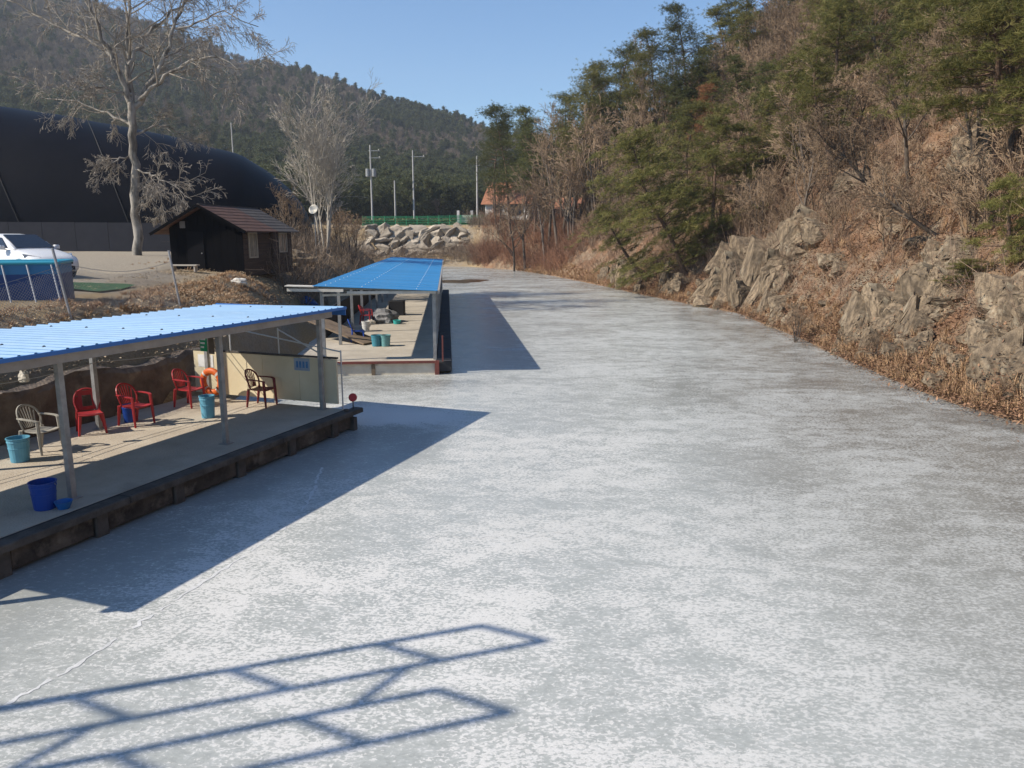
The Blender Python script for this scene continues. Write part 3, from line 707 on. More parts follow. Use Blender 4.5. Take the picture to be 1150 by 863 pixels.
# tall trees by the far end of the pond
for (px, py, y, h, v, lab) in [(590, 292, 101, 15.5, 2, 'tall dark bare tree at the water edge in front of the orange roof'),
                               (577, 296, 102, 13.5, 4, 'leaning bare tree at the water edge left of the orange roof'),
                               (612, 285, 98, 13, 0, 'bare tree rising from the red brush right of the white house'),
                               (640, 262, 96, 14, 2, 'tall grey bare tree with open crown against the sky'),
                               (668, 255, 96, 13, 1, 'many-stemmed bare tree behind the overhanging pine'),
                               (560, 272, 116, 11, 1, 'bare tree in front of the end of the boulder wall')]:
    bare_at(px, py, h, lab, v, y=y)
for (px, py, y, h, v, w, lab) in [(572, 262, 113, 19.5, 6, 1.0, 'tall pine standing against the sky left of the gap'),
                                  (556, 262, 124, 17, 5, 1.0, 'pine at the left end of the trees on the far slope'),
                                  (606, 255, 112, 16, 5, 1.0, 'pine behind the orange roofed house'),
                                  (632, 240, 112, 18, 6, 1.0, 'flat-topped pine at the right of the sky gap'),
                                  (668, 225, 110, 17, 5, 1.0, 'pine whose crown stands highest left of the hill shoulder'),
                                  (690, 205, 112, 16, 6, 1.0, 'dark pine on the skyline at the hill shoulder')]:
    pine_at(px, py, h, lab, v, y=y, dark=True, w=w)
# the crowded slope
def far_enough(p, lst, d): return all((p.x-q.x)**2 + (p.y-q.y)**2 > d*d for q in lst)
def top_at(px, y, ytop, kind, v, lab, dark=True, w=1.0):
    q_ = at_y(px, ytop, y); gz = hz(q_.x, y); h = q_.z - gz
    if kind == 'p': t = PINE[v]; return place_tree('pine_tree', t[0], t[2 if dark else 1], Vector((q_.x, y, gz-.1)), rnd.random()*6.28, (h/t[3]*w, h/t[3]), lab)
    else: t = BARE[v]; return place_tree('bare_tree', t[0], t[1], Vector((q_.x, y, gz-.1)), rnd.random()*6.28, (h/t[2]*w*.85, h/t[2]*1.05), lab)
for a_ in [(602,108,120,'p',5,'pine with a low crown right of the dip in the skyline'), (618,103,98,'b',2,'tall bare tree with sky showing between its stems'), (634,105,86,'b',0,'wide bare tree against the sky, left of the skyline pines'),
           (650,100,80,'p',6,'slim pine on the skyline next to the wide bare tree',False), (664,104,66,'p',5,'pine on the skyline just left of the tallest one',False), (687,100,48,'p',6,'tallest pointed pine on the skyline of the hill'), (706,98,60,'p',5,'bushy pine just right of the tallest skyline pine',False),
           (718,104,20,'b',2,'thin-topped bare tree rising above the hill skyline'), (742,94,32,'p',6,'pine on the rising skyline above the dead rust brown pine',False), (700,92,110,'b',1,'bare tree below the tallest skyline pine'), (772,92,6,'p',5,'pine where the hill skyline meets the top of the picture')]: top_at(*a_)
for k, (px, y, yt) in enumerate([(628,98,118),(645,96,112),(660,98,100),(676,94,95),(696,96,88),(712,92,80),(728,95,62),(750,93,55),(765,96,38),(640,108,105),(672,108,82),(705,108,58)]):
    top_at(px, y, yt, 'b', k % 6, 'grey-brown bare tree in the belt just below the hill skyline', w=1.1)['group'] = 'bare trees in the belt below the skyline'
def zone_label(kind, plural, u, v):
    col = ('at the far end beside the orange roofs' if u < 660 else 'behind the overhanging pines' if u < 742 else 'around the dead rust brown pine' if u < 825 else 'up the slope above the cliff' if u < 905 else 'behind the leaning bare trees' if u < 1000 else 'on the slope near the right edge')
    row = ('high on the hillside' if v < 60 else 'halfway up the hillside' if v < 150 else 'low on the hillside' if v < 235 else 'close to the shore')
    return f'{kind} {row}, {col}', f'{plural} {row}, {col}'
used = []; n_p = n_b = 0; tries = 0
while tries < 5000 and n_p + n_b < 330:
    tries += 1
    y = 24 + 106*rnd.random()**1.15; s = rnd.uniform(5.0, 42); x = float(I(y, RS_Y, RS_X)) + s
    if y > 95 and s < 2: continue
    if abs(x/y) > .74: continue
    p = Vector((x, y, hz(x, y)))
    if not far_enough(p, used, 1.8): continue
    low = s < 11
    # keep the sunlit leafy clearing above the cliff fairly open
    if low and 24 < y < 48 and rnd.random() < .86: continue
    upx = CX + F_PX*x/y
    vpy = HOR - F_PX*(p.z - CAM_H)/y
    if vpy < -25 or upx > 1190: continue
    if 742 < upx < 822 and y < 88: continue           # leave the dead pine and the leaning trees in view
    if 880 < upx < 1075 and y < 46: continue
    used.append(p)
    nz = float(fbm(np.array([x/14.]), np.array([y/14.]), 3)[0])
    pine = rnd.random() < (.13 if low else .27) + nz*1.6
    if pine:
        n_p += 1; h = rnd.uniform(7, 11.5)*(1.1 if s > 20 else .85)
        t = PINE[rnd.randrange(5)]; dk = rnd.random() < .35
        lab, grp = zone_label('green pine', 'pines', upx, vpy)
        place_tree('pine_tree', t[0], t[2 if dk else 1], p - Vector((0,0,.1)), rnd.random()*6.28, (h/t[3]*rnd.uniform(1.0,1.45), h/t[3]), lab, grp)
    else:
        n_b += 1; h = rnd.uniform(5.5, 9.5); t = BARE[rnd.randrange(6)]
        lab, grp = zone_label('leafless brown tree', 'bare trees', upx, vpy)
        place_tree('bare_tree', t[0], t[1], p - Vector((0,0,.1)), rnd.random()*6.28, (h/t[2]*rnd.uniform(.9,1.2), h/t[2]), lab, grp)
print('hillside', n_p, n_b)

# ---- rocks breaking through the leaf litter: pieces of the terrain
rock_m = mat('grey_rock', (.27,.205,.135), .92, (.10,.076,.052), 3.0, 9, lo=.38, hi=.6, bump=1.0, bscale=22, col3=(.35,.295,.21), scale3=1.3, lo3=.54, hi3=.7, objrand=.22)
def rock_mesh(seed, npts=15):
    """angular broken block: hull of random points, edges split and chipped"""
    q = random.Random(seed); bm = bmesh.new()
    for k in range(npts):
        v = Vector((q.uniform(-1,1), q.uniform(-1,1), q.uniform(-1,1))); v = v/max(abs(v.x), abs(v.y), abs(v.z))*q.uniform(.72,1.0); bm.verts.new(v)
    r_ = bmesh.ops.convex_hull(bm, input=bm.verts)
    bmesh.ops.delete(bm, geom=[e for e in r_['geom_interior'] if isinstance(e, bmesh.types.BMVert)], context='VERTS')
    for amp in (.03, .022, .012):
        bmesh.ops.subdivide_edges(bm, edges=bm.edges, cuts=1, use_grid_fill=True); bmesh.ops.triangulate(bm, faces=bm.faces)
        for v in bm.verts: v.co += Vector((q.gauss(0,amp), q.gauss(0,amp), q.gauss(0,amp)))
    me_ = bpy.data.meshes.new('rock'); bm.to_mesh(me_); bm.free(); me_.materials.append(rock_m); return me_
ROCKS = [rock_mesh(100+i, 12+2*(i % 4)) for i in range(7)]
def rock(px, py, w, h, dpt=None, tilt=0., k=None, sink=.35):
    for c in range(6):                                    # an outcrop is a cluster of broken blocks
        q_ = hit(px + rnd.gauss(0, 11), py + rnd.gauss(0, 9))
        if q_ is None or q_.z < .1: continue
        f_ = rnd.uniform(.35,.75); o = link('rock', ROCKS[rnd.randrange(7)], terrain); o.location = q_ + Vector((.12*w, .05*w, h*.05)); o.scale = (w*f_*.62, w*f_*.5, h*f_*.62); o.rotation_euler = (rnd.uniform(-.5,.5), .35+rnd.uniform(-.4,.4), rnd.uniform(-.8,.8))
    p = hit(px, py); o = link('rock', ROCKS[rnd.randrange(7) if k is None else k], terrain)
    w *= 1.1; h *= 1.15; o.location = p + Vector((.16*w, .08*w, h*.10)); o.scale = (w/2, (dpt or w*.85)/2, h/2); o.rotation_euler = (rnd.uniform(-.4,.4), .3 + rnd.uniform(-.3,.3), rnd.uniform(-.5,.5) + .3)
    return o
for a_ in [(745,322,1.6,2.6),(762,326,1.4,1.6),(700,322,2.2,3.4),(690,318,1.2,2.2),(716,330,1.3,1.2),(800,335,2.0,2.6),(820,330,2.4,3.6),(845,322,2.2,4.4),(862,330,1.6,3.4),(812,300,2.2,2.6),(835,296,2.6,2.8),
           (866,300,2.0,3.2),(884,290,2.6,3.2),(905,268,3.2,2.2),(790,345,1.6,1.2),(875,350,1.4,1.6),(930,300,1.6,1.1),
           (962,372,1.5,2.2),(985,368,1.6,2.3),(972,396,1.0,1.2),(1015,380,1.3,2.6),(1038,352,2.2,2.2),(1052,345,1.9,1.5),(1030,398,1.1,1.0),(1060,310,1.6,1.8),(1078,292,1.5,1.5),
           (1120,352,1.6,1.7),(1138,362,1.2,1.6),(1100,395,1.3,1.0),(1122,418,1.4,1.7),(1142,425,.9,1.2),(1098,425,.8,.8),(1105,448,.5,.4),(1140,398,1.0,.9),(1075,412,.7,.5),(1150,375,1.6,1.6),
           (1085,190,2.4,2.6),(1110,170,3.0,2.6),(950,215,2.6,2.0),(930,190,2.5,1.6),(890,200,2.6,2.2),(1000,262,1.6,1.2),(1160,440,1.0,.8),(940,392,.8,.6),(925,385,.7,.5)]:
    rock(*a_)
q = random.Random(8)
for i in range(60):
    y = q.uniform(17, 75); x = float(I(y, SH_Y, SH_X)) + q.uniform(.1, 1.6); s = q.uniform(.15,.55)
    o = link('rock', ROCKS[q.randrange(7)], terrain); o.location = (x, y, hz(x, y)+s*.05); o.scale = (s, s*.8, s*.6); o.rotation_euler = (q.random(), q.random(), q.random()*6)

# ---- ground cover nobody could count: fallen leaves, dry grass, brush
def scatter(name, pts, protos, scale, mt, label, cat, seed=1, tilt=.25):
    """many copies of small prototypes (verts, faces of constant size) joined into one cover mesh"""
    g = np.random.RandomState(seed); VV = []; FF = []; off = 0
    idx = g.randint(len(protos), size=len(pts)); pts = np.asarray(pts)
    for k, (pv, pf) in enumerate(protos):
        P = pts[idx == k]; n_ = len(P)
        if not n_: continue
        a_ = g.uniform(0, 6.283, n_); sc = g.uniform(scale[0], scale[1], n_); c_, s_ = np.cos(a_), np.sin(a_)
        x = pv[None,:,0]*c_[:,None] - pv[None,:,1]*s_[:,None]; y = pv[None,:,0]*s_[:,None] + pv[None,:,1]*c_[:,None]; z = np.repeat(pv[None,:,2], n_, 0)
        tx, ty = g.normal(0, tilt, (2, n_)); x = x + z*tx[:,None]; y = y + z*ty[:,None]
        v = np.stack([x, y, z], 2)*sc[:,None,None] + P[:,None,:]
        f = pf[None] + (np.arange(n_)*len(pv))[:,None,None] + off
        VV.append(v.reshape(-1,3)); FF.append(f.reshape(-1, pf.shape[1])); off += n_*len(pv)
    o = link(name, np_mesh(name, np.concatenate(VV), np.concatenate(FF), mt)); return stuff(o, label, cat)
def blade_proto(n, h, spread, w, seed, bend=.5):
    g = np.random.RandomState(seed); v = []; f = []
    for i in range(n):
        a_ = g.uniform(0, 6.283); b_ = g.uniform(0, .12); r_ = spread*g.uniform(.2, 1); hh = h*g.uniform(.5, 1.1); o = len(v)
        bx, by = b_*math.cos(a_*3), b_*math.sin(a_*3); dx, dy = math.cos(a_), math.sin(a_)
        for (t, ww) in ((0, w), (.55, w*.8), (1, w*.15)):
            rr = r_*(t**1.6); cx_, cy_, cz = bx+dx*rr, by+dy*rr, hh*(t - bend*.5*t*t*r_)
            v += [(cx_-dy*ww, cy_+dx*ww, cz), (cx_+dy*ww, cy_-dx*ww, cz)]
        f += [(o,o+1,o+3,o+2), (o+2,o+3,o+5,o+4)]
    return np.array(v), np.array(f)
def leaf_proto(n, rad, size, seed):
    g = np.random.RandomState(seed); v = []; f = []
    for i in range(n):
        c_ = np.array([g.normal(0, rad), g.normal(0, rad), abs(g.normal(0, .03))+.01]); u = g.normal(size=3)*np.array([1,1,.35]); u /= np.linalg.norm(u); w = np.cross(u, np.array([0,0,1.])+g.normal(size=3)*.45); w /= np.linalg.norm(w)
        s = size*g.uniform(.6, 1.2); o = len(v); v += [c_-u*s, c_+w*s*.5, c_+u*s, c_-w*s*.5]; f.append((o,o+1,o+2,o+3))
    return np.array(v), np.array(f)
def brush_proto(n, h, seed, rad=.006):
    g = np.random.RandomState(seed); v = []; f = []
    def stick(p, q_, r0, r1):
        d = q_-p; s1 = np.cross(d, g.normal(size=3)); s1 /= np.linalg.norm(s1)+1e-9; o = len(v)
        v.extend([p-s1*r0, p+s1*r0, q_+s1*r1, q_-s1*r1]); f.append((o,o+1,o+2,o+3))
    for i in range(n):
        a_ = g.uniform(0, 6.283); tl = g.uniform(.1,.7); d = np.array([math.cos(a_)*tl, math.sin(a_)*tl, 1.]); d /= np.linalg.norm(d)
        p = np.array([g.normal(0,.1), g.normal(0,.1), -.05]); L_ = h*g.uniform(.6,1.1); m_ = p + d*L_*.5; e_ = m_ + (d+g.normal(0,.22,3))*L_*.5
        stick(p, m_, rad*1.6, rad*1.1); stick(m_, e_, rad*1.1, rad*.6)
        for j in range(6):
            t = g.uniform(.3,1); b_ = p+(m_-p)*min(1,t*2) if t < .5 else m_+(e_-m_)*(t-.5)*2
            stick(b_, b_ + (d*.6+g.normal(0,.5,3))*L_*.33, rad*.7, rad*.4)
    return np.array(v), np.array(f)
g = np.random.RandomState(4)
def pts_on(n, fx):
    xs, ys = fx(n); zs = height(xs, ys); k = zs > .02; return np.stack([xs[k], ys[k], zs[k]], 1)
def hillpts(n, y0, y1, s0, s1, pw=1.):
    ys = y0 + (y1-y0)*g.rand(n)**1.4; ss = s0 + (s1-s0)*g.rand(n)**pw; return I(ys, SH_Y, SH_X) + ss, ys
litter_m = mat('fallen_leaves', (.27,.155,.09), .85, (.15,.085,.052), 1.5, island=.5)
grass_m = mat('dry_grass', (.47,.315,.18), .85, (.33,.20,.11), .8, island=.4)
brush_m = mat('dry_brush', (.185,.125,.088), .9, (.27,.185,.125), .4, island=.35)
brush_red = mat('red_brush', (.27,.135,.078), .9, (.20,.11,.07), .4, island=.35)
leafp = [leaf_proto(22, .30, .042, s) for s in range(4)]
scatter('fallen_leaves', np.concatenate([pts_on(19000, lambda n: hillpts(n, 16, 70, .1, 16, 1.3)), pts_on(3000, lambda n: hillpts(n, 60, 110, .1, 14, 1.3))]), leafp, (.8,1.5), litter_m, 'fallen orange-brown leaves covering the right slope', 'leaves')
gl = 1.2*g.rand(420)**2; yl = 15 + 45*g.rand(420)
scatter('fallen_leaves', np.stack([I(yl, SH_Y, SH_X) - gl + .15, yl, 0*yl + .004], 1), [leaf_proto(7, .22, .032, 40+s) for s in range(3)], (.6,1.2), litter_m, 'loose leaves blown on to the ice along the right shore', 'leaves', 23)
grassp = [blade_proto(26, .42, .34, .010, 10+s) for s in range(4)]
scatter('dry_grass', np.concatenate([pts_on(2600, lambda n: hillpts(n, 15, 110, .0, 1.5, 1.5)), pts_on(1500, lambda n: hillpts(n, 16, 70, 1.5, 14))]), grassp, (.5,1.15), grass_m, 'straw-coloured dry grass along the right shore and slope', 'grass')
brushp = [brush_proto(8, 1.4, 30+s, .007) for s in range(5)]
scatter('dry_brush', np.concatenate([pts_on(1500, lambda n: hillpts(n, 18, 90, 1.5, 30)), pts_on(500, lambda n: hillpts(n, 45, 100, 1.2, 12))]), brushp, (.5,1.5), brush_m, 'grey-brown leafless brush on the right hillside', 'brush')
scatter('red_brush', np.concatenate([pts_on(1300, lambda n: (g.uniform(-5.5, 9, n), g.uniform(88, 117, n))), pts_on(420, lambda n: (g.uniform(-6, 1, n), g.uniform(113, 120, n)))]), brushp, (.8,1.8), brush_red, 'reddish brush on the bank at the far end of the pond', 'brush', 5)
# ------------------------------------------------------------------ left yard: dome, shed, big tree
black_fabric = mat('black_fabric', (.0042,.0046,.0075), .5, (.006,.0064,.010), .6, bump=.3, bscale=1.2, spec=.08)
dome = empty('dome_hall', (-18.0, 72, 3.0)); tag(dome, 'huge black fabric dome hall with a rounded end behind the car and shed', 'hall')
ax = Vector((-.965,-.262,0)); pr_ = Vector((.262,-.965,0)); HS = [0, .35, 1, 2, 3.5, 6, 12, 20, 29, 70]; HH = [0, 2.6, 4.2, 5.5, 6.9, 8.4, 9.9, 11.2, 12.2, 12.4]
def dome_pt(s, th, off=0.):
    w = 12.5*math.sqrt(max(0, 1-(1-min(s/9,1))**2)); h = float(I(s, HS, HH))
    c, sn = math.cos(th), math.sin(th); c = math.copysign(abs(c)**.8, c); sn = sn**.85 if sn > 0 else 0
    rip = .06*abs(math.sin(s*math.pi/4.2))
    p = ax*s + pr_*(c*(w+off)) + Vector((0,0,sn*(h+off-(.06-rip)*(h > 1)))); return p
mb = MB(); st = [0, .12, .35, .7, 1.1, 1.6, 2.2, 3, 4] + [5 + .7*k for k in range(94)]; NT = 28
for s in st:
    for k in range(NT+1): mb.v.append(tuple(dome_pt(s, math.pi*k/NT) + Vector((0,0,-.3 if k in (0,NT) else 0))))
for i in range(len(st)-1):
    for k in range(NT): a_ = i*(NT+1)+k; mb.f.append((a_, a_+NT+1, a_+NT+2, a_+1))
mb.build('fabric_shell', black_fabric, dome, smooth=True)
for s0, s1 in ((13, 23), (20, 32), (27, 38), (31, 20)):
    mb = MB(); mb.tube([dome_pt(s0 + (s1-s0)*k/30, math.pi*(.03+.94*k/30), .02) for k in range(31)], .04, 5, cap=False); mb.build('strap', mat('black_strap', (.006,.006,.008), .7), dome)
sf = empty('screen_fence', (-44, 48.5, 3.2)); tag(sf, 'low dark grey screen fence along the foot of the black dome', 'fence')
for k in range(12):
    a_ = Vector((-46 + 2.0*k, 48.5 + .2*k, 0)) - sf.location; a_.z = hz(-46+2*k, 48.5+.2*k) - 3.2 - .1
    MB().bar((a_.x+.01, a_.y, a_.z+.95), (a_.x+1.99, a_.y+.199, a_.z+.95), .05, 1.95).build('screen_panel', mat('screen_cloth', (.020,.021,.030), .75, (.026,.027,.036), 1.5), sf)
    MB().tube([(a_.x, a_.y+.10, a_.z-.2), (a_.x, a_.y+.10, a_.z+1.9)], .03, 6).build('fence_post', dark_beam, sf)
# ---- shed
SC = at_y(275, 306, 34.5); SC.z = hz(SC.x, SC.y) - .05
shed = empty('wooden_shed', SC, R(-9)); tag(shed, 'small dark wooden shed with a brown tiled gable roof and two white windows', 'shed')
black_wood = mat('black_boards', (.0035,.0035,.0045), .9, (.005,.005,.006), 4, stretch=(1,1,.2), spec=.03)
brown_log = mat('brown_siding', (.10,.068,.05), .8, (.06,.042,.033), 3, stretch=(.3,.3,3), bump=.3)
W_, D_, E_, P_ = 3.5, 4.6, 2.16, 3.08
for k in range(10):                                        # front boards
    x0 = -W_ + k*.35; top = lambda x: E_ + (P_-E_)*(1-abs(x+W_/2)/(W_/2)) - .06
    m_ = MB().add([(x0+.004,0,0),(x0+.346,0,0),(x0+.346,0,top(x0+.346)),(x0+.004,0,top(x0+.004)),(x0+.004,.06,0),(x0+.346,.06,0),(x0+.346,.06,top(x0+.346)),(x0+.004,.06,top(x0+.004))],
                  [(0,1,2,3),(5,4,7,6),(0,4,5,1),(1,5,6,2),(2,6,7,3),(3,7,4,0)]); m_.build('front_board', black_wood, shed)
for k in range(9):                                         # side siding, near and far half
    MB().cbox(-.055, .012, .02, D_*.56, k*.235, k*.235+.228, .012).build('siding_board', brown_log, shed)
    MB().cbox(-.055, .16, D_*.56+.01, D_, k*.235, k*.235+.228, .012).build('siding_board', brown_log, shed)
m_ = MB().box(-W_+.02, -W_+.08, .07, D_, 0, E_); m_.box(-W_, .0, D_-.06, D_-.005, 0, E_-.02); m_.build('back_wall', black_wood, shed)
tile_b = mat('brown_tile', (.165,.088,.06), .8, (.105,.06,.045), 3, bump=.3); tile_g = mat('grey_tile', (.115,.10,.085), .8, (.075,.066,.06), 3, bump=.3)
rs = MB(); sl = (P_-E_)/(W_/2)
rf = MB().bar((-W_/2, -.45, P_+.02), (-W_/2, D_+.3, P_+.02), .10, .08).build('roof', dark_beam, shed)
for (y0, y1, tm_) in ((-.5, D_*.56, tile_b), (D_*.56+.004, D_+.35, tile_g)):
    for sgn, ext in ((1, .42), (-1, .62)):
        run = W_/2 + ext; nC = 8
        for c in range(nC):
            a0, a1 = run*c/nC, run*(c+1)/nC + .02
            xa, xb = -W_/2 + sgn*a0, -W_/2 + sgn*a1; za, zb_ = P_ - a0*sl + .035, P_ - a1*sl + .052
            m_ = MB().add([(xa,y0,za),(xb,y0,zb_),(xb,y1,zb_),(xa,y1,za),(xa,y0,za-.05),(xb,y0,zb_-.05),(xb,y1,zb_-.05),(xa,y1,za-.05)],
                          [(0,1,2,3),(4,7,6,5),(0,4,5,1),(1,5,6,2),(2,6,7,3),(3,7,4,0)]); m_.build('tile_course', tm_ if sgn > 0 else tile_b, rf)
MB().bar((-W_/2,-.53,P_-.02), (-W_/2+W_/2+.42,-.53,P_-.02-(W_/2+.42)*sl), .04, .12).build('barge_board', black_wood, rf)
MB().bar((-W_/2,-.53,P_-.02), (-W_/2-W_/2-.6,-.53,P_-.02-(W_/2+.6)*sl), .04, .12).build('barge_board', black_wood, rf)
win_frame = mat('window_white', (.62,.58,.50), .6); pane_m = mat('window_pane', (.16,.15,.13), .12, (.30,.27,.22), 2.0, spec=.5)
for (y0, y1, z0, z1, xo) in ((.45, 1.25, .78, 1.92, .012), (3.15, 4.0, .98, 1.92, .16)):
    w_ = MB(); t_ = .06
    w_.box(xo, xo+.05, y0, y1, z0, z0+t_); w_.box(xo, xo+.05, y0, y1, z1-t_, z1); w_.box(xo, xo+.05, y0, y0+t_, z0+t_, z1-t_); w_.box(xo, xo+.05, y1-t_, y1, z0+t_, z1-t_); w_.box(xo, xo+.045, (y0+y1)/2-.02, (y0+y1)/2+.02, z0+t_, z1-t_)
    wo = w_.build('window', mat('window_tan', (.40,.34,.26), .7), shed)
    for a0, a1 in ((y0+t_, (y0+y1)/2-.021), ((y0+y1)/2+.021, y1-t_)): MB().box(xo, xo+.02, a0, a1, z0+t_, z1-t_).build('pane', pane_m, wo)
dm = MB().box(-2.65, -1.85, -.045, -.002, .05, 1.95).build('door', mat('door_black', (.006,.006,.0075), .8, spec=.05), shed)
MB().lathe([(0,.03),(.03,.02),(.03,-.02),(0,-.03)], 8, -1.95, -.07).build('door_handle', galv, dm); dm.children[0].location = (0,0,1.0)
MB().box(-2.95, -2.7, -.03, -.003, 2.1, 2.4).build('gable_vent', mat('vent_grey', (.16,.15,.15), .6), shed)
o = MB(); o.box(-1.0,1.0,-.18,.18,.28,.34); o.box(-.85,-.75,-.15,.15,0,.28); o.box(.75,.85,-.15,.15,0,.28)
bn = o.build('bench', mat('pale_plank', (.42,.38,.32), .7)); q = SC + Vector((-2.1,-1.3,0)); bn.location = (q.x, q.y, hz(q.x, q.y)); bn.rotation_euler = (0,0,R(-6)); bn.scale = (.6,.8,.9); tag(bn, 'low pale plank bench in front of the dark shed', 'bench')
# ---- the big bare tree
tp = hit(155, 287)
def limb_tree(seed, base, lines, lv, twig, curve, droop):
    """trunk and main limbs follow given lines (pixel outline, own depth offsets); finer branches are grown"""
    q = random.Random(seed); A = MB(); B = MB()
    def grow(p, d, ln, rad, level):
        n = 5 if level == 2 else 3; pts = [p.copy()]; rads = [rad]; dirs = [d]
        for i in range(n):
            d = (d + Vector((q.gauss(0,1), q.gauss(0,1), q.gauss(0,.8)))*curve + Vector((0,0,.06 if level < 3 else -droop))).normalized()
            p = p + d*ln/n; pts.append(p.copy()); dirs.append(d); rads.append(max(rad*(1-.8*(i+1)/n), twig))
        B.tube(pts, rads, 5 if level == 2 else 3, cap=False); kids(pts, rads, dirs, ln, level)
    def kids(pts, rads, dirs, ln, level, lo=.2):
        if level - 1 >= len(lv): return
        n = len(pts)-1
        for c in range(lv[level-1]):
            f = lo + (1-lo)*(c + q.random())/lv[level-1]; i = min(int(f*n), n-1); w = f*n-i
            grow(pts[i].lerp(pts[i+1], w), rot_dir(dirs[i], q.uniform(.45, 1.1), q.random()*6.283), ln*q.uniform(.30,.55)*(1.1-.4*f), max((rads[i]*(1-w)+rads[i+1]*w)*q.uniform(.35,.6), twig), level+1)
    for (pix, r0, r1, dep) in lines:
        P = [at_y(x, y, base.y + dep*t_/(len(pix)-1)) - base for t_, (x, y) in enumerate(pix)]
        S = []
        for i in range(len(P)-1):
            for t_ in range(4): S.append(P[i].lerp(P[i+1], t_/4) + Vector((q.gauss(0,.07), q.gauss(0,.07), q.gauss(0,.05)))*(0 if i + t_ == 0 else 1))
        S.append(P[-1]); m = len(S)-1; rr = [r0 + (r1-r0)*(i/m)**.8 for i in range(m+1)]; dd = [(S[min(i+1,m)]-S[max(i-1,0)]).normalized() for i in range(m+1)]
        A.tube(S, rr, 9, cap=False)
        if r0 < .25: kids(S, rr, dd, sum((S[i+1]-S[i]).length for i in range(m)), 1, .12)
    return A, B
BT = [([(155,292),(153,240),(151,195),(149,150),(147,112)], .27, .20, 0), ([(147,116),(133,78),(118,45),(100,8),(88,-45)], .17, .05, -1.5), ([(147,114),(143,70),(144,30),(147,-10),(150,-70)], .18, .05, .8), ([(149,120),(172,88),(190,50),(203,10),(214,-50)], .17, .05, 1.2),
      ([(144,72),(160,42),(185,18),(215,-8),(250,-30)], .11, .03, 2.5), ([(124,60),(95,42),(60,25),(20,2),(-20,-10)], .10, .03, 2.), ([(156,110),(185,84),(215,66),(245,62),(275,78)], .11, .03, -2.), ([(148,104),(125,98),(108,96),(88,98)], .08, .025, -2.5),
      ([(150,188),(170,196),(192,205),(215,222)], .06, .018, -2.), ([(151,170),(132,178),(120,186),(112,200)], .06, .018, -1.5), ([(150,150),(170,140),(195,142),(220,160)], .07, .02, 2.), ([(149,140),(120,125),(85,112),(45,108)], .09, .025, 1.5), ([(200,30),(225,20),(250,10),(290,28)], .06, .02, -1.), ([(151,200),(165,212),(172,228),(178,245)], .05, .015, 1.)]
A1, B1 = limb_tree(7, tp, BT, (13,9,7), .010, .15, .16)
place_tree('bare_tree', A1.mesh('trunk', bark_pale, True), B1.mesh('crown', twig_pale), tp - Vector((0,0,.1)), 0, 1., 'big pale-barked bare tree standing in front of the black dome')
# ---- pale multi-stemmed tree right of the shed
A1, B1 = bare_tree(79, h=13.5, r=.085, stems=6, spread=.58, lv=(9,6,5,4), up=.30, twig=.009)
p = at_y(365, 290, 56); place_tree('bare_tree', A1.mesh('trunk', twig_white), B1.mesh('crown', twig_white), Vector((p.x, p.y, hz(p.x, p.y)-.1)), .5, 1.05, 'pale many-stemmed bare tree between the shed and the far blue roof')
for (px, y, h, v, lab) in ((330, 60, 6.5, 3, 'bare bushy tree at the rounded end of the black dome'), (400, 70, 7.5, 1, 'bare tree just left of the boulder wall'), (385, 62, 5, 5, 'low bare tree behind the left edge of the far blue roof')):
    t = BARE[v]; x = (px-575)/864*y*1.0; place_tree('bare_tree', t[0], t[1], Vector((x, y, hz(x, y)-.1)), px, h/t[2], lab)
# ---- dry grass and brush on the left bank
def bankpts(n, y0, y1, s0, s1):
    ys = g.uniform(y0, y1, n); return I(ys, LS_Y, LS_X) - g.uniform(s0, s1, n), ys
scatter('dry_grass', np.concatenate([pts_on(1300, lambda n: bankpts(n, 14, 34, .9, 3.6)), pts_on(500, lambda n: bankpts(n, 34, 75, .5, 9)), pts_on(700, lambda n: (g.uniform(-22,-2,n), 117+g.uniform(0,6,n)))]), [blade_proto(18, .13, .22, .007, 60+s) for s in range(4)], (.5,1.3), grass_m, 'straw-coloured dry grass on the left bank and below the boulder wall', 'grass', 9)
scatter('dry_brush', np.concatenate([pts_on(420, lambda n: bankpts(n, 42, 85, .8, 9)), pts_on(40, lambda n: bankpts(n, 36, 42, .6, 2.0)), pts_on(320, lambda n: (g.uniform(-7,-.5,n), g.uniform(115,126.5,n))), pts_on(260, lambda n: (g.uniform(-23,-5,n), g.uniform(118.5,122.5,n)))]), brushp, (.6,1.6), mat('straw_brush', (.27,.205,.145), .9, (.19,.14,.10), .4, island=.35), 'pale leafless brush on the bank behind the far pier', 'brush', 12)
scatter('fallen_leaves', np.concatenate([pts_on(700, lambda n: bankpts(n, 2, 26, .5, 2.8)), pts_on(900, lambda n: bankpts(n, 24, 60, .5, 6))]), leafp, (.6,1.0), mat('bank_leaves', (.44,.345,.225), .9, (.28,.21,.135), 1.5, island=.5), 'dead leaves and litter on the left bank', 'leaves', 19)
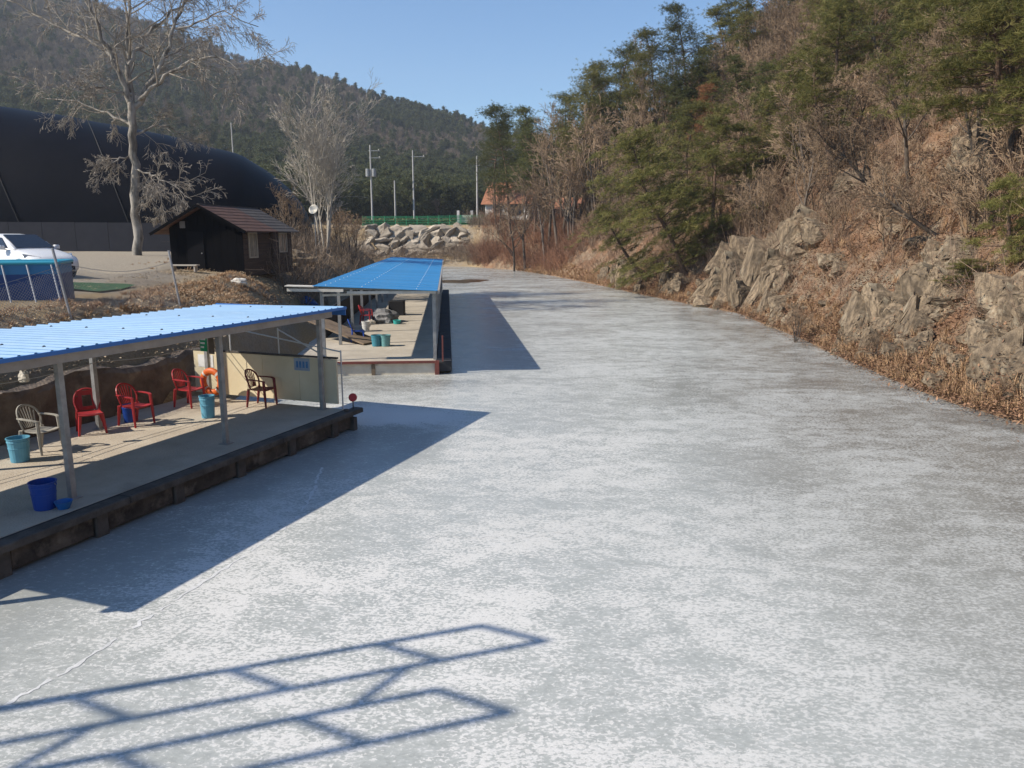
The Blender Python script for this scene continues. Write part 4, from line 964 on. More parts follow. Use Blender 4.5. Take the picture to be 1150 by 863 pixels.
# ------------------------------------------------------------------ car
white_paint = mat('white_car_paint', (.74,.74,.73), .28, spec=.5); glass_d = mat('car_glass', (.018,.021,.028), .06, spec=.6); black_pl = mat('black_plastic', (.02,.02,.022), .55)
cp_ = hit(66, 313); car = empty('parked_car', (cp_.x-2.0, cp_.y+1.2, hz(cp_.x-2.0, cp_.y+1.2)+.0), R(-26)); tag(car, 'white hatchback car parked in front of the black dome', 'car')
def loft(secs):
    m_ = MB(); n_ = len(secs[0][1])
    for x, sec in secs: m_.v += [(x, y, z) for y, z in sec]
    for i in range(len(secs)-1):
        for k in range(n_-1): a_ = i*n_+k; m_.f.append((a_, a_+1, a_+n_+1, a_+n_))
    m_.f.append(tuple(range(n_))[::-1]); m_.f.append(tuple((len(secs)-1)*n_ + k for k in range(n_))); return m_
def sec(hw, top, bot=.22, sh=.62):
    right = [(hw*.80, bot), (hw*.97, bot+.10), (hw, sh*.8), (hw*.985, sh), (hw*.90, top-.05), (hw*.72, top-.008), (hw*.35, top+.012)]
    return [(-y, z) for y, z in right] + [(y, z) for y, z in right[::-1]]
body = loft([(2.24, sec(.52,.60,.26,.50)), (2.16, sec(.70,.68,.22,.56)), (1.98, sec(.82,.76,.2,.62)), (1.55, sec(.885,.88,.19,.70)), (.95, sec(.90,1.0,.19,.74)), (0, sec(.905,1.03,.19,.76)), (-1.2, sec(.905,1.06,.19,.78)), (-1.85, sec(.87,1.05,.22,.8)), (-2.15, sec(.74,.98,.3,.74))])
body.build('body', white_paint, car, smooth=True)
cab = loft([(.98, [(-.76,.98),(-.70,1.0),(-.4,1.015),(.4,1.015),(.70,1.0),(.76,.98)]), (.55, [(-.80,1.0),(-.68,1.24),(-.42,1.27),(.42,1.27),(.68,1.24),(.80,1.0)]), (.12, [(-.81,1.0),(-.63,1.42),(-.40,1.47),(.40,1.47),(.63,1.42),(.81,1.0)]),
            (-.5, [(-.82,1.0),(-.63,1.47),(-.40,1.515),(.40,1.515),(.63,1.47),(.82,1.0)]), (-1.3, [(-.81,1.02),(-.61,1.43),(-.4,1.47),(.4,1.47),(.61,1.43),(.81,1.02)]), (-2.0, [(-.72,1.02),(-.58,1.16),(-.36,1.18),(.36,1.18),(.58,1.16),(.72,1.02)])])
cab.build('cabin', white_paint, car, smooth=True)
m_ = MB().add([(.955,-.66,1.03),(.955,.66,1.03),(.16,.57,1.475),(.16,-.57,1.475)], [(0,1,2,3)]); m_.v = [(x+.012, y, z+.014) for x, y, z in m_.v]; m_.v += [(x-.03,y,z-.03) for x,y,z in m_.v]; m_.f += [(7,6,5,4),(0,4,5,1),(1,5,6,2),(2,6,7,3),(3,7,4,0)]; m_.build('windshield', glass_d, car)
for s in (-1, 1):
    for (xs_) in ([(.66,1.05),(-.02,1.05),(-.02,1.40),(.20,1.38)], [(-.08,1.05),(-.95,1.07),(-.92,1.42),(-.08,1.43)], [(-1.02,1.07),(-1.55,1.08),(-1.25,1.36),(-1.0,1.41)]):
        yy = lambda z: s*(.825 - (z-1.0)*.44)
        m_ = MB(); m_.v = [(x, yy(z)+s*.012, z) for x, z in xs_] + [(x, yy(z)-s*.02, z) for x, z in xs_]; m_.f = [(0,1,2,3),(7,6,5,4),(0,4,5,1),(1,5,6,2),(2,6,7,3),(3,7,4,0)]; m_.build('side_window', glass_d, car)
    hl = MB(); hl.v = [(2.06,s*.52,.60),(1.60,s*.86,.72),(1.55,s*.865,.84),(2.02,s*.55,.73)]; hl.v = [(x+.02, y+s*.012, z+.01) for x, y, z in hl.v] + [(x-.06,y-s*.05,z) for x,y,z in hl.v]; hl.f = [(0,1,2,3),(7,6,5,4),(0,4,5,1),(1,5,6,2),(2,6,7,3),(3,7,4,0)]
    hl.build('headlight', mat('headlight_glass', (.30,.32,.36), .1, (.08,.09,.11), 9, spec=.7), car)
    mr_ = MB().cbox(.52,.70,s*.98-.09,s*.98+.09,.99,1.13,.03); mr_.box(.58,.64,min(s*.84,s*.92),max(s*.84,s*.92),1.0,1.04); mr_.build('wing_mirror', white_paint, car)
    for xw in (1.38, -1.30):
        wh = MB().lathe([(.18,-.1),(.30,-.1),(.325,-.06),(.325,.06),(.30,.1),(.18,.1)], 20); wo = wh.build('wheel', black_pl, car, smooth=True); wo.location = (xw, s*.80, .325); wo.rotation_euler = (R(90),0,0)
        MB().lathe([(.0,-.105 if s > 0 else .105),(.06,-.11 if s > 0 else .11),(.16,-.085 if s > 0 else .085),(.19,-.10 if s > 0 else .10)], 14).build('rim', mat('alloy', (.5,.5,.5), .35, metal=.7), wo)
        MB().lathe([(.36,-.102),(.37,0),(.36,.102)], 20).build('wheel_arch', black_pl, wo)
MB().box(2.19,2.255,-.42,.42,.49,.585).build('grille', black_pl, car); MB().box(2.20,2.262,-.48,.48,.28,.42).build('lower_intake', black_pl, car)
MB().box(2.256,2.272,-.26,.26,.43,.485).build('number_plate', mat('plate', (.75,.76,.74), .5), car); o = MB().lathe([(0,.03),(.05,.028),(.05,0)], 12).build('badge', galv, car); o.location = (2.24,0,.62); o.rotation_euler = (0,R(80),0)
# ------------------------------------------------------------------ frame pool, mat, chain-link fence
pc = hit(70, 339); POOL = empty('frame_pool', pc, R(20)); POOL.location.z -= .05; tag(POOL, 'blue rectangular frame pool with turquoise rim at the left edge of the yard', 'pool')
pw, pd, ph = 4.2, 1.8, 1.05
pb = mat('pool_blue', (.02,.06,.20), .45, (.015,.045,.16), 2); pt = mat('pool_turquoise', (.05,.34,.46), .4)
for (x0, x1, y0, y1) in ((-pw,0,0,.03),(-pw,0,pd-.03,pd),(-.03,0,.031,pd-.031),(-pw,-pw+.03,.031,pd-.031)):
    MB().box(x0,x1,y0,y1,0,ph*.72).build('pool_wall', pb, POOL); MB().box(x0-.003,x1+.003,y0-.003,y1+.003,ph*.722,ph-.05).build('pool_band', mat('pool_mid_blue', (.03,.17,.36), .4), POOL)
m_ = MB(); m_.tube([(-pw,-.02,ph),(0.02,-.02,ph)], .045, 8); m_.tube([(.02,-.02,ph),(.02,pd,ph)], .045, 8); m_.tube([(.02,pd,ph),(-pw,pd,ph)], .045, 8); m_.tube([(-pw,pd,ph),(-pw,-.02,ph)], .045, 8); m_.build('pool_rim', pt, POOL)
for k in range(8): MB().tube([(-.15-k*.55, -.07, ph-.05), (.05-k*.55, -.42, -.02)], .022, 6).build('pool_leg', mat('leg_grey', (.42,.43,.45), .4), POOL)
MB().box(-pw+.04,-.04,.04,pd-.04,ph-.35,ph-.34).build('water', mat('pool_water', (.03,.20,.28), .05, spec=.5), POOL)
mp_ = hit(106, 326); m_ = MB(); NB = 14
for j in range(6):
    for i in range(NB): x, y = -1.7+2.4*i/(NB-1), -.5+1.1*j/5; wx_, wy_ = mp_.x + x + .3*y, mp_.y + y*1.5; m_.v.append((wx_, wy_, hz(wx_, wy_) + .055))
for j in range(5):
    for i in range(NB-1): a_ = j*NB+i; m_.f.append((a_, a_+1, a_+NB+1, a_+NB))
nv = len(m_.v); m_.v += [(x,y,z-.03) for x,y,z in m_.v]
o = m_.build('turf_mat', mat('green_turf', (.045,.11,.04), .9, (.03,.075,.03), 12, bump=.5)); tag(o, 'piece of green artificial turf lying on the gravel beside the pool', 'mat')
F1, F2 = hit(82, 360), hit(204, 346); F0 = F1 + (F1-F2)*.9; F0.z = hz(F0.x, F0.y)
fence = empty('chain_link_fence', F1, 0); tag(fence, 'sagging wire mesh fence on thin leaning posts at the edge of the yard', 'fence')
lean_ = Vector((-.28,.0,0)); HF = 1.68
wire_m = mat('fence_wire', (.30,.30,.29), .5, metal=.4)
for p in (F0, F1, F2): MB().tube([p - F1 - Vector((0,0,.25)), p - F1 + lean_*(1.1 if p is F1 else .9) + Vector((0,0,HF))], .032, 7).build('fence_post', mat('post_grey', (.33,.33,.33), .5), fence)
def mesh_bay(P, Q, h0, h1, sag):
    m_ = MB(); n_ = int((Q-P).length/.09); rows = 16
    def pt(u, v):
        b_ = P.lerp(Q, u) - F1; z = h0 + (h1-h0)*v - sag*math.sin(u*math.pi)*v; w = .05*math.sin(u*23+v*4)*math.sin(v*3)
        return b_ + lean_*z/HF + Vector((w, -w*.5, z))
    for k in range(-rows, n_):
        for sg in (0, 1):
            pts_ = []
            for r_ in range(rows+1):
                u = (k + r_)/n_ if sg == 0 else (k + rows - r_)/n_
                if 0 <= u <= 1: pts_.append(pt(u, r_/rows))
            if len(pts_) > 2: m_.tube(pts_[::3] if len(pts_) > 6 else pts_, .0035, 3, cap=False)
    m_.tube([pt(i/12, 1) for i in range(13)], .006, 4); m_.tube([pt(i/12, .02) for i in range(13)], .006, 4)
    return m_
o = mesh_bay(F0, F1, .1, 1.25, .05).build('wire_mesh', wire_m, fence); o['kind'] = 'stuff'
o = mesh_bay(F1, F2, .05, 1.35, .25).build('wire_mesh', wire_m, fence); o['kind'] = 'stuff'
# ------------------------------------------------------------------ far end: boulder wall, green fence, poles, house, hedge
bw_ = empty('boulder_wall', (-13, 124.2, 1.55)); tag(bw_, 'wall of stacked pale grey boulders at the far end of the pond', 'wall')
bould_m = mat('boulder_stone', (.43,.37,.29), .9, (.29,.245,.19), 1.2, 6, bump=1, bscale=4, objrand=.35)
BR = []
for k in range(6): me_ = ROCKS[k].copy(); me_.materials.clear(); me_.materials.append(bould_m); BR.append(me_)
q = random.Random(6)
for row in range(6):
    x = -24.2 + q.random()
    while x < -1.4:
        w = q.uniform(1.4, 2.9); h = q.uniform(1.2, 1.9); zt = 1.0 + row*.93
        if x > -7 and row > 3 - 0: pass
        o = link('stone', BR[q.randrange(6)], bw_); o.location = (x + w/2 + 13, -1.6 + row*.34 + q.uniform(-.08,.08), zt + .35 - 2.0 + q.uniform(-.08,.08)); o.scale = (w*.60, .8, h*.60); o.rotation_euler = (q.uniform(-.4,.4), q.uniform(-.6,.6), q.uniform(-.4,.4)); x += w*.92
gf = empty('green_fence', (-13, 126.3, 6.2)); tag(gf, 'bright green wire fence on top of the boulder wall', 'fence')
gm = mat('green_paint', (.05,.30,.13), .5, (.06,.36,.17), 3)
for k in range(14):
    x = -11.0 + k*1.75; z = hz(x-13, 126.3) - 6.25
    MB().box(x-.05,x+.05,-.05,.05,z,z+1.6).build('fence_post', gm, gf)
    if k < 13:
        m_ = MB()
        for zz in (.12,.5,.9,1.3,1.5): m_.box(x+.052,x+1.69,-.02,.02,z+zz,z+zz+.045)
        for j in range(1, 12): m_.box(x+.14*j-.012,x+.14*j+.012,-.032,-.021,z+.1,z+1.54)
        m_.build('mesh_panel', gm, gf)
hedge_p = [leaf_proto(60, .55, .22, 70+s) for s in range(3)]
hp = []
for i in range(420): x = rnd.uniform(-25, -6); y = rnd.uniform(128, 132); hp.append((x, y, hz(x, y) + rnd.uniform(.1, .9)))
scatter('hedge', np.array(hp), hedge_p, (.7,1.2), mat('hedge_leaf', (.075,.085,.03), .8, (.17,.12,.05), .35, island=.5), 'low brown-green clipped hedge behind the green fence', 'hedge', 15)
def pole(px, y, ytop, label, arms=(), box=False, r=.16, base=None):
    p = at_y(px, 238, y); z0 = hz(p.x, y) if base is None else base; z1 = at_y(px, ytop, y).z
    e_ = empty('utility_pole', (p.x, y, z0)); tag(e_, label, 'pole'); H_ = z1 - z0
    MB().tube([(0,0,-.2),(0,0,H_)], [r, r*.65], 10).build('shaft', mat('pole_concrete', (.46,.45,.43), .8, (.38,.37,.35), 2), e_)
    for (dz, ln) in arms: MB().box(-.25, ln, -.06, .06, H_-dz-.05, H_-dz+.05).build('cross_arm', galv, e_); MB().lathe([(.05,H_-dz+.05),(.07,H_-dz+.2),(.02,H_-dz+.28)], 8, ln-.15, 0).build('insulator', white_beam, e_)
    if box:
        for s in (-1,1): MB().lathe([(0,H_-4.9),(.36,H_-4.9),(.36,H_-3.7),(0,H_-3.65)], 12, s*.5, 0).build('transformer', galv, e_)
    return e_
pole(418, 128, 163, 'concrete power pole with two crossarms and a pair of transformers', ((.9,1.5),(2.0,1.6)), True)
pole(465, 130, 169, 'slim power pole with a single lamp arm right of the transformer pole', ((1.0,1.9),))
pole(444, 132, 203, 'short bare pole standing between the two power poles', ())
pole(266, 120, 138, 'thin pale pole rising behind the black dome', (), r=.12)
pole(536, 150, 175, 'pale pole half hidden by the trees left of the white house', ((1.0,.6),(1.8,.6)), r=.2)
H0 = at_y(545, 254, 127); H0.z = hz(H0.x+4, 129) + 1.0
house = empty('white_house', H0, R(-20)); tag(house, 'white house with an orange tiled roof among bare trees at the far end', 'house')
hw_m = mat('house_white', (.72,.70,.66), .8, (.62,.60,.56), 1); orange = mat('orange_tile', (.35,.16,.088), .85, (.26,.115,.068), 2.5)
Wd, Dp, Eh, Rh = 7.5, 6.0, 3.0, 5.9
m_ = MB(); m_.v = [(0,0,0),(0,Dp,0),(0,Dp,Eh),(0,Dp/2,Rh-.15),(0,0,Eh),(Wd,0,0),(Wd,Dp,0),(Wd,Dp,Eh),(Wd,Dp/2,Rh-.15),(Wd,0,Eh)]
m_.f = [(4,3,2,1,0),(5,6,7,8,9),(0,5,9,4),(1,2,7,6)]; m_.build('wall', hw_m, house)
hr = MB().box(-.4,Wd+.4,Dp/2-.12,Dp/2+.12,Rh-.06,Rh+.1).build('roof', orange, house)
for sgn in (-1,1):
    for c in range(7):
        a0, a1 = (Dp/2+.6)*c/7, (Dp/2+.6)*(c+1)/7+.03; sl_ = (Rh-Eh)/(Dp/2); ya, yb = Dp/2+sgn*a0, Dp/2+sgn*a1; za, zb_ = Rh-a0*sl_+.02, Rh-a1*sl_+.07
        MB().add([(-.5,ya,za),(Wd+.5,ya,za),(Wd+.5,yb,zb_),(-.5,yb,zb_),(-.5,ya,za-.1),(Wd+.5,ya,za-.1),(Wd+.5,yb,zb_-.1),(-.5,yb,zb_-.1)], [(0,1,2,3),(4,7,6,5),(0,4,5,1),(1,5,6,2),(2,6,7,3),(3,7,4,0)]).build('tile_course', orange, hr)
for (x0, x1, z0, z1) in ((1.3,2.9,1.0,2.3),(4.2,6.4,.6,2.4)):
    w_ = MB().box(x0-.08,x1+.08,-.06,-.002,z0-.08,z1+.08).build('window', win_frame, house); MB().box(x0,x1,-.075,-.062,z0,z1).build('pane', glass_d, w_)
w_ = MB().box(-.06,-.002,2.2,3.8,1.0,2.3).build('window', win_frame, house); MB().box(-.075,-.062,2.3,3.7,1.1,2.2).build('pane', glass_d, w_)
h2 = at_y(618, 250, 131); house2 = empty('white_house', (h2.x, h2.y, hz(h2.x+3, h2.y+2)-.2), R(-14)); tag(house2, 'second low house with an orange roof, mostly hidden to the right', 'house')
m_ = MB().box(0,6,0,5,0,2.7); m_.build('wall', hw_m, house2); m_ = MB(); m_.v = [(-.4,-.5,2.6),(6.4,-.5,2.6),(6.4,5.5,2.6),(-.4,5.5,2.6),(-.4,2.5,4.6),(6.4,2.5,4.6)]; m_.f = [(0,1,5,4),(2,3,4,5),(0,4,3),(1,2,5),(3,2,1,0)]; m_.build('roof', orange, house2)
gp = at_y(523, 246, 126.5); gate = empty('gate_posts', (gp.x, gp.y, hz(gp.x, gp.y))); tag(gate, 'white gate with two posts left of the white house', 'gate')
for x in (-1.2, 1.0): MB().box(x-.2,x+.2,-.2,.2,-.1,2.2).build('gate_pillar', hw_m, gate)
MB().box(-.99,.79,-.05,.05,.3,1.5).build('gate_panel', hw_m, gate)
gr = empty('guard_rail', (-9.5, 133, hz(-9.5,133))); tag(gr, 'grey guard rail behind the hedge left of the white gate', 'railing')
for z in (.5, .95): MB().box(-6,1.5,-.04,.04,z,z+.1).build('rail', galv, gr)
for k in range(6): MB().box(-6+1.5*k-.04,-6+1.5*k+.04,-.03,.03,-.1,1.1).build('rail_post', galv, gr)
dp = at_y(353, 236, 50); dish = empty('satellite_dish', (dp.x, 50, hz(dp.x, 50))); tag(dish, 'small white satellite dish in front of the pale bare tree', 'dish')
MB().tube([(0,0,-.1),(0,0,dp.z-hz(dp.x,50))], .03, 6).build('mast', galv, dish)
o = MB().lathe([(0,0),(.14,.02),(.26,.07),(.32,.105),(.32,.112),(.26,.077),(.14,.03),(0,.01)], 18).build('reflector', white_beam, dish, smooth=True); o.location = (0,-.04,dp.z-hz(dp.x,50)); o.rotation_euler = (R(68),0,R(-18))
# ------------------------------------------------------------------ wooded mountain, too far to count
def far_wood(name, pts, protos, smin, smax, label):
    me_ = bpy.data.meshes.new(name); me_.vertices.add(len(pts)); me_.vertices.foreach_set('co', np.asarray(pts, np.float32).ravel()); me_.update()
    o = link(name, me_); stuff(o, label, 'wood')
    cl = bpy.data.collections.new(name + '_kinds')
    for i, p_ in enumerate(protos): cl.objects.link(bpy.data.objects.new(name + '_kind', p_))
    ng = bpy.data.node_groups.new(name, 'GeometryNodeTree'); ng.interface.new_socket('Geometry', in_out='INPUT', socket_type='NodeSocketGeometry'); ng.interface.new_socket('Geometry', in_out='OUTPUT', socket_type='NodeSocketGeometry')
    N = ng.nodes; L_ = ng.links; gi = N.new('NodeGroupInput'); go = N.new('NodeGroupOutput'); ip = N.new('GeometryNodeInstanceOnPoints'); ci = N.new('GeometryNodeCollectionInfo')
    m2p = N.new('GeometryNodeMeshToPoints'); ci.inputs['Collection'].default_value = cl; ci.inputs['Separate Children'].default_value = True
    rv = N.new('FunctionNodeRandomValue'); rv.data_type = 'FLOAT_VECTOR'; rv.inputs[1].default_value = (.08,.08,6.28)
    rs_ = N.new('FunctionNodeRandomValue'); rs_.data_type = 'FLOAT'; rs_.inputs[2].default_value = smin; rs_.inputs[3].default_value = smax; rs_.inputs['Seed'].default_value = 3
    L_.new(gi.outputs[0], m2p.inputs[0]); L_.new(m2p.outputs[0], ip.inputs['Points']); L_.new(ci.outputs[0], ip.inputs['Instance']); ip.inputs['Pick Instance'].default_value = True
    L_.new(rv.outputs[0], ip.inputs['Rotation']); L_.new(rs_.outputs[1], ip.inputs['Scale']); L_.new(ip.outputs[0], go.inputs[0])
    md = o.modifiers.new('trees', 'NODES'); md.node_group = ng; return o
def joined(A, d_, m1, m2):
    v, f, tv = d_; nb = len(A.v); tri = [x for x in A.f if len(x) == 4]
    VV = np.concatenate([np.array(A.v), v]); FF = np.concatenate([np.array(tri), f + nb]); me_ = np_mesh('far_tree', VV, FF, m1); me_.materials.append(m2)
    mi = np.zeros(len(FF), np.int32); mi[:len(tri)] = 1; me_.polygons.foreach_set('material_index', mi); a_ = me_.attributes.new('tuft', 'FLOAT', 'FACE'); a_.data.foreach_set('value', np.concatenate([np.zeros(len(tri)), tv]).astype(np.float32)); return me_
far_pines = []
for s in range(5):
    A, d_ = pine_tree(200+s, h=9+s % 3, width=2.6, first=.28, tufts=.5, tl=.6, bw=.13, blades=9, flat=.6, pscale=1.5); far_pines.append(joined(A, d_, needle_far, bark_pine))
far_bare = []
for s in range(4):
    A, B = bare_tree(220+s, h=8.5, r=.12, lv=(9,6,5,4), twig=.022, spread=.7, up=.22); A.add(B.v, B.f); far_bare.append(A.mesh('far_tree', mat('far_twig', (.235,.185,.13), .9, objrand=.3)))
gg = np.random.RandomState(12); NN = 30000
uu = gg.uniform(-.80, .16, NN); yy = 108 + 430*gg.rand(NN)**.8; xx = uu*yy; zz = mountain(xx, yy); hh = height(xx, yy)
ok = (zz > 7.2) & (zz >= hh-.01); xx, yy, zz = xx[ok], yy[ok], zz[ok]; kk = np.clip((yy-130)/390, 0, 1)
pp_ = np.clip(.82 - 1.0*np.clip(zz/100, 0, 1) + 3.0*fbm(xx/60, yy/60, 3), .08, .95)*I(xx/yy, [-.7,-.45,-.3,0], [.45,.6,1,1]); isp = gg.rand(len(xx)) < pp_
P3 = np.stack([xx, yy, zz-.2], 1)
far_wood('pine_wood', P3[isp], far_pines, .55, .95, 'distant dark green pine wood covering the mountain slope')
far_wood('bare_wood', P3[~isp], far_bare, .55, .9, 'distant grey-brown leafless wood covering the upper mountain')
# ------------------------------------------------------------------ things on the piers
def ray_plane(px, py, p0, nrm):
    r = ray(px, py); o = Vector((0,0,CAM_H)); t = (p0-o).dot(nrm)/r.dot(nrm); return o + r*t
T1 = d1(0,1,0).normalized()
def chair(name, loc, rz, m, label, group, arms=True, z0=.45):
    c = empty(name, (loc.x, loc.y, z0+.004), rz); tag(c, label, 'chair', group)
    # faces +x ; seat 0.42 high
    s = MB(); N = 6
    for i in range(N+1):
        for j in range(N+1):
            x = -.20 + .43*i/N; y = (-.5+j/N)*(.40+.06*i/N); s.v.append((x, y, .425 + .012*(abs(j-N/2)/(N/2))**2 - .015*math.sin(math.pi*i/N) - (.012 if i == N else 0)))
    for i in range(N):
        for j in range(N): a_ = i*(N+1)+j; s.f.append((a_, a_+N+1, a_+N+2, a_+1))
    nv = len(s.v); s.v += [(x,y,z-.022) for x,y,z in s.v]; s.f += [tuple(nv+k for k in f[::-1]) for f in s.f]
    edge = [j for j in range(N+1)] + [i*(N+1)+N for i in range(1,N+1)] + [N*(N+1)+j for j in range(N-1,-1,-1)] + [i*(N+1) for i in range(N-1,0,-1)]
    for k in range(len(edge)): a_, b_ = edge[k], edge[(k+1) % len(edge)]; s.f.append((a_, b_, nv+b_, nv+a_))
    s.build('seat', m, c)
    bx = lambda z: -.20 - (z-.42)*.30
    b = MB(); arch = []
    for k in range(15):
        t = math.pi*k/14; y = .235*math.cos(t); z = .60 + .27*math.sin(t)**.7; arch.append((bx(z) - .02*math.sin(t) + .05*abs(math.cos(t))**2*(1 if arms else 0), y, z))
    arch = [(bx(.44)+.03, .20, .44)] + arch + [(bx(.44)+.03, -.20, .44)]
    b.tube(arch, .021, 6)
    if arms:
        for k in range(7):
            y0 = -.11 + .22*k/6; y1 = -.19 + .38*k/6; z1 = .60 + .25*math.sqrt(max(0, 1-(y1/.235)**2)); b.bar((bx(.46), y0, .46), (bx(z1)-.015, y1, z1), .022, .010)
    else:
        for k in range(4):
            y = (-.20,-.13,.13,.20)[k]; b.bar((bx(.45)+.01, y, .45), (bx(.78)-.01, y*.9, .80 - .08*(k in (0,3))), .07, .012)
        b.bar((bx(.80)-.01,-.19,.79), (bx(.80)-.01,.19,.79), .012, .10); b.bar((bx(.50),-.19,.48), (bx(.50),.19,.48), .012, .08)
    b.build('backrest', m, c)
    for sy in (-1, 1):
        for fx, top in ((.20, .64 if arms else .42), (-.20, .44)):
            ty, by = sy*(.235 if arms else .20), sy*(.25 if fx > 0 else .235); tx, bx_ = fx, fx + (.035 if fx > 0 else -.07)
            l_ = MB(); l_.tube([(bx_, by, 0), ((tx+bx_)/2, (ty+by)/2, top*.5), (tx, ty, top)], [.022,.032,.034], 6); l_.build('leg', m, c)
        if arms:
            a_ = MB(); pts_ = [(bx(.66)+.03, sy*.235, .67), (-.05, sy*.265, .665), (.12, sy*.265, .655), (.205, sy*.24, .635)]
            for p_, q_ in zip(pts_, pts_[1:]): a_.bar(p_, q_, .052, .022)
            a_.build('armrest', m, c)
    return c
red = mat('red_plastic', (.40,.035,.038), .45, (.33,.03,.034), 3); maroon = mat('maroon_plastic', (.20,.030,.032), .5, (.16,.026,.028), 3); weath = mat('weathered_plastic', (.42,.40,.35), .7, (.30,.285,.25), 5); bluep = mat('blue_plastic', (.02,.07,.36), .45)
F0_ = ANG1
chair('plastic_chair', at_z(48, 507, .45), F0_+R(6), weath, 'weathered grey-white plastic armchair beside the pale blue bucket', 'plastic chairs on the near pier')
chair('plastic_chair', at_z(103, 486, .45), F0_-R(34), red, 'armless red plastic chair with an open back in front of the brown wall', 'plastic chairs on the near pier', arms=False)
chair('plastic_chair', at_z(154, 477, .45), F0_-R(2), red, 'red plastic armchair with a blue pail behind it', 'plastic chairs on the near pier')
chair('plastic_chair', at_z(214, 456, .45), F0_+R(4), red, 'red plastic armchair next to the orange lifebuoy', 'plastic chairs on the near pier')
chair('plastic_chair', at_z(295, 456, .45), F0_+R(8), maroon, 'dark maroon plastic armchair in front of the cream end wall', 'plastic chairs on the near pier')
chair('plastic_chair', at_z(402, 384, .45), ANG2+R(10), bluep, 'blue plastic chair on the far pier beside two teal buckets', 'plastic chairs on the far pier', arms=False)
chair('plastic_chair', at_z(412, 364, .45), ANG2-R(10), red, 'bright red plastic armchair on the far pier beside a grey bundle', 'plastic chairs on the far pier')
def bucket(loc, r, h, m, label, z0=.45, handle=True, group=None):
    e_ = empty('bucket', (loc.x, loc.y, z0+.003)); tag(e_, label, 'bucket', group)
    b = MB().lathe([(0,.0),(r*.80,0),(r*.82,.02),(r*.90,h*.55),(r*.935,h*.56),(r*.94,h*.60),(r*.90,h*.61),(r*.96,h*.82),(r*1.0,h*.83),(r*1.0,h*.87),(r*.97,h*.88),(r*.99,h*.96),(r*1.05,h*.97),(r*1.05,h),(r*.96,h),(r*.9,h*.5),(r*.78,.03),(0,.03)], 22)
    b.build('body', m, e_, smooth=False)
    if handle: MB().tube([(r*1.04*math.cos(t), r*1.04*math.sin(t)*.6 - .1*r, h*.93 - .5*r*math.sin(t)) for t in [math.pi*k/10 for k in range(11)]], .006, 5).build('handle', galv, e_)
    return e_
pale_b = mat('pale_blue_plastic', (.13,.36,.50), .5, (.10,.30,.43), 4); deep_b = mat('deep_blue_plastic', (.015,.06,.30), .45); teal = mat('teal_plastic', (.05,.22,.29), .5); teal2 = mat('pale_teal_plastic', (.14,.32,.33), .5)
bucket(at_z(23, 518, .45), .185, .44, pale_b, 'pale blue bucket beside the weathered grey-white chair')
bucket(at_z(51, 571, .45), .185, .42, deep_b, 'deep blue bucket in the shade near the first post')
bucket(at_z(234, 469, .45), .17, .50, pale_b, 'pale blue bucket below the orange lifebuoy')
bucket(at_z(146, 474, .45), .14, .38, deep_b, 'small blue pail behind the red armchair')
bo = MB().lathe([(0,0),(.08,0),(.125,.11),(.13,.115),(.118,.112),(.075,.012),(0,.012)], 20).build('bowl', mat('bowl_blue', (.02,.14,.40), .4), None); bo.location = at_z(72, 571, .453); tag(bo, 'small blue bowl beside the deep blue bucket', 'bowl')
bucket(at_z(423, 389, .45), .20, .42, teal, 'dark teal bucket right of the blue chair on the far pier')
bucket(at_z(433, 389, .45), .20, .42, teal2, 'pale teal bucket, the right one of the pair on the far pier')
bucket(at_z(411, 372, .45), .18, .42, mat('white_plastic', (.62,.62,.60), .5), 'white bucket behind the blue chair on the far pier')
b_ = at_z(432, 362, .45); bd = empty('tarp_bundle', (b_.x, b_.y, .45)); tag(bd, 'crumpled grey tarpaulin bundle on the far pier', 'bundle')
def lump(seed, sx, sy, sz):
    q = random.Random(seed); bm = bmesh.new(); bmesh.ops.create_icosphere(bm, subdivisions=3, radius=1); ph = [q.random()*6 for _ in range(6)]
    for v in bm.verts:
        c = v.co; k = 1 + .16*math.sin(4*c.x+ph[0])*math.sin(5*c.y+ph[1]) + .10*math.sin(9*c.z+ph[2]+3*c.x) + q.uniform(-.04,.04); v.co = Vector((c.x*k*sx, c.y*k*sy, max(-.02, (c.z*k+.35)*sz)))
    me_ = bpy.data.meshes.new('lump'); bm.to_mesh(me_); bm.free(); return me_
me_ = lump(3, .6, .8, .5); me_.materials.append(mat('grey_tarp', (.27,.27,.27), .7, (.16,.16,.165), 2.5, bump=.4)); link('tarpaulin', me_, bd)
me_ = lump(4, .4, .35, .3); me_.materials.append(white_beam); o = link('white_sack', me_, bd); o.location = (-.5,-.9,0); o.scale = (.6,.6,.6)
o = MB().cbox(-.4,.4,-.3,.3,0,.75,.03).build('crate', mat('black_crate', (.02,.02,.022), .6)); p = at_z(446, 354, .45); o.location = (p.x, p.y, .455); tag(o, 'black plastic box behind the grey bundle on the far pier', 'box')
o = MB().lathe([(0,0),(.16,0),(.19,.17),(.2,.18),(.15,.17),(.12,.02),(0,.02)], 16).build('basin', mat('teal_basin', (.04,.36,.34), .5)); o.location = at_z(446, 364, .454); tag(o, 'small turquoise basin on the deck of the far pier', 'basin')
# sloping plank ramp from the bank on to the far pier
a_, b_ = at_z(418, 386, .47), at_y(352, 358, 30.5); rp = empty('plank_ramp', a_); tag(rp, 'sloping brown plank ramp leading from the bank to the far pier', 'ramp')
dv = (b_-a_); sd = Vector((-dv.y, dv.x, 0)).normalized()
for k in range(3): MB().bar(sd*(.33*(k-1)) + Vector((0,0,.03)), dv + sd*(.33*(k-1)), .31, .06).build('plank', mat('old_plank', (.20,.15,.105), .85, (.12,.09,.065), 3, objrand=.2), rp)
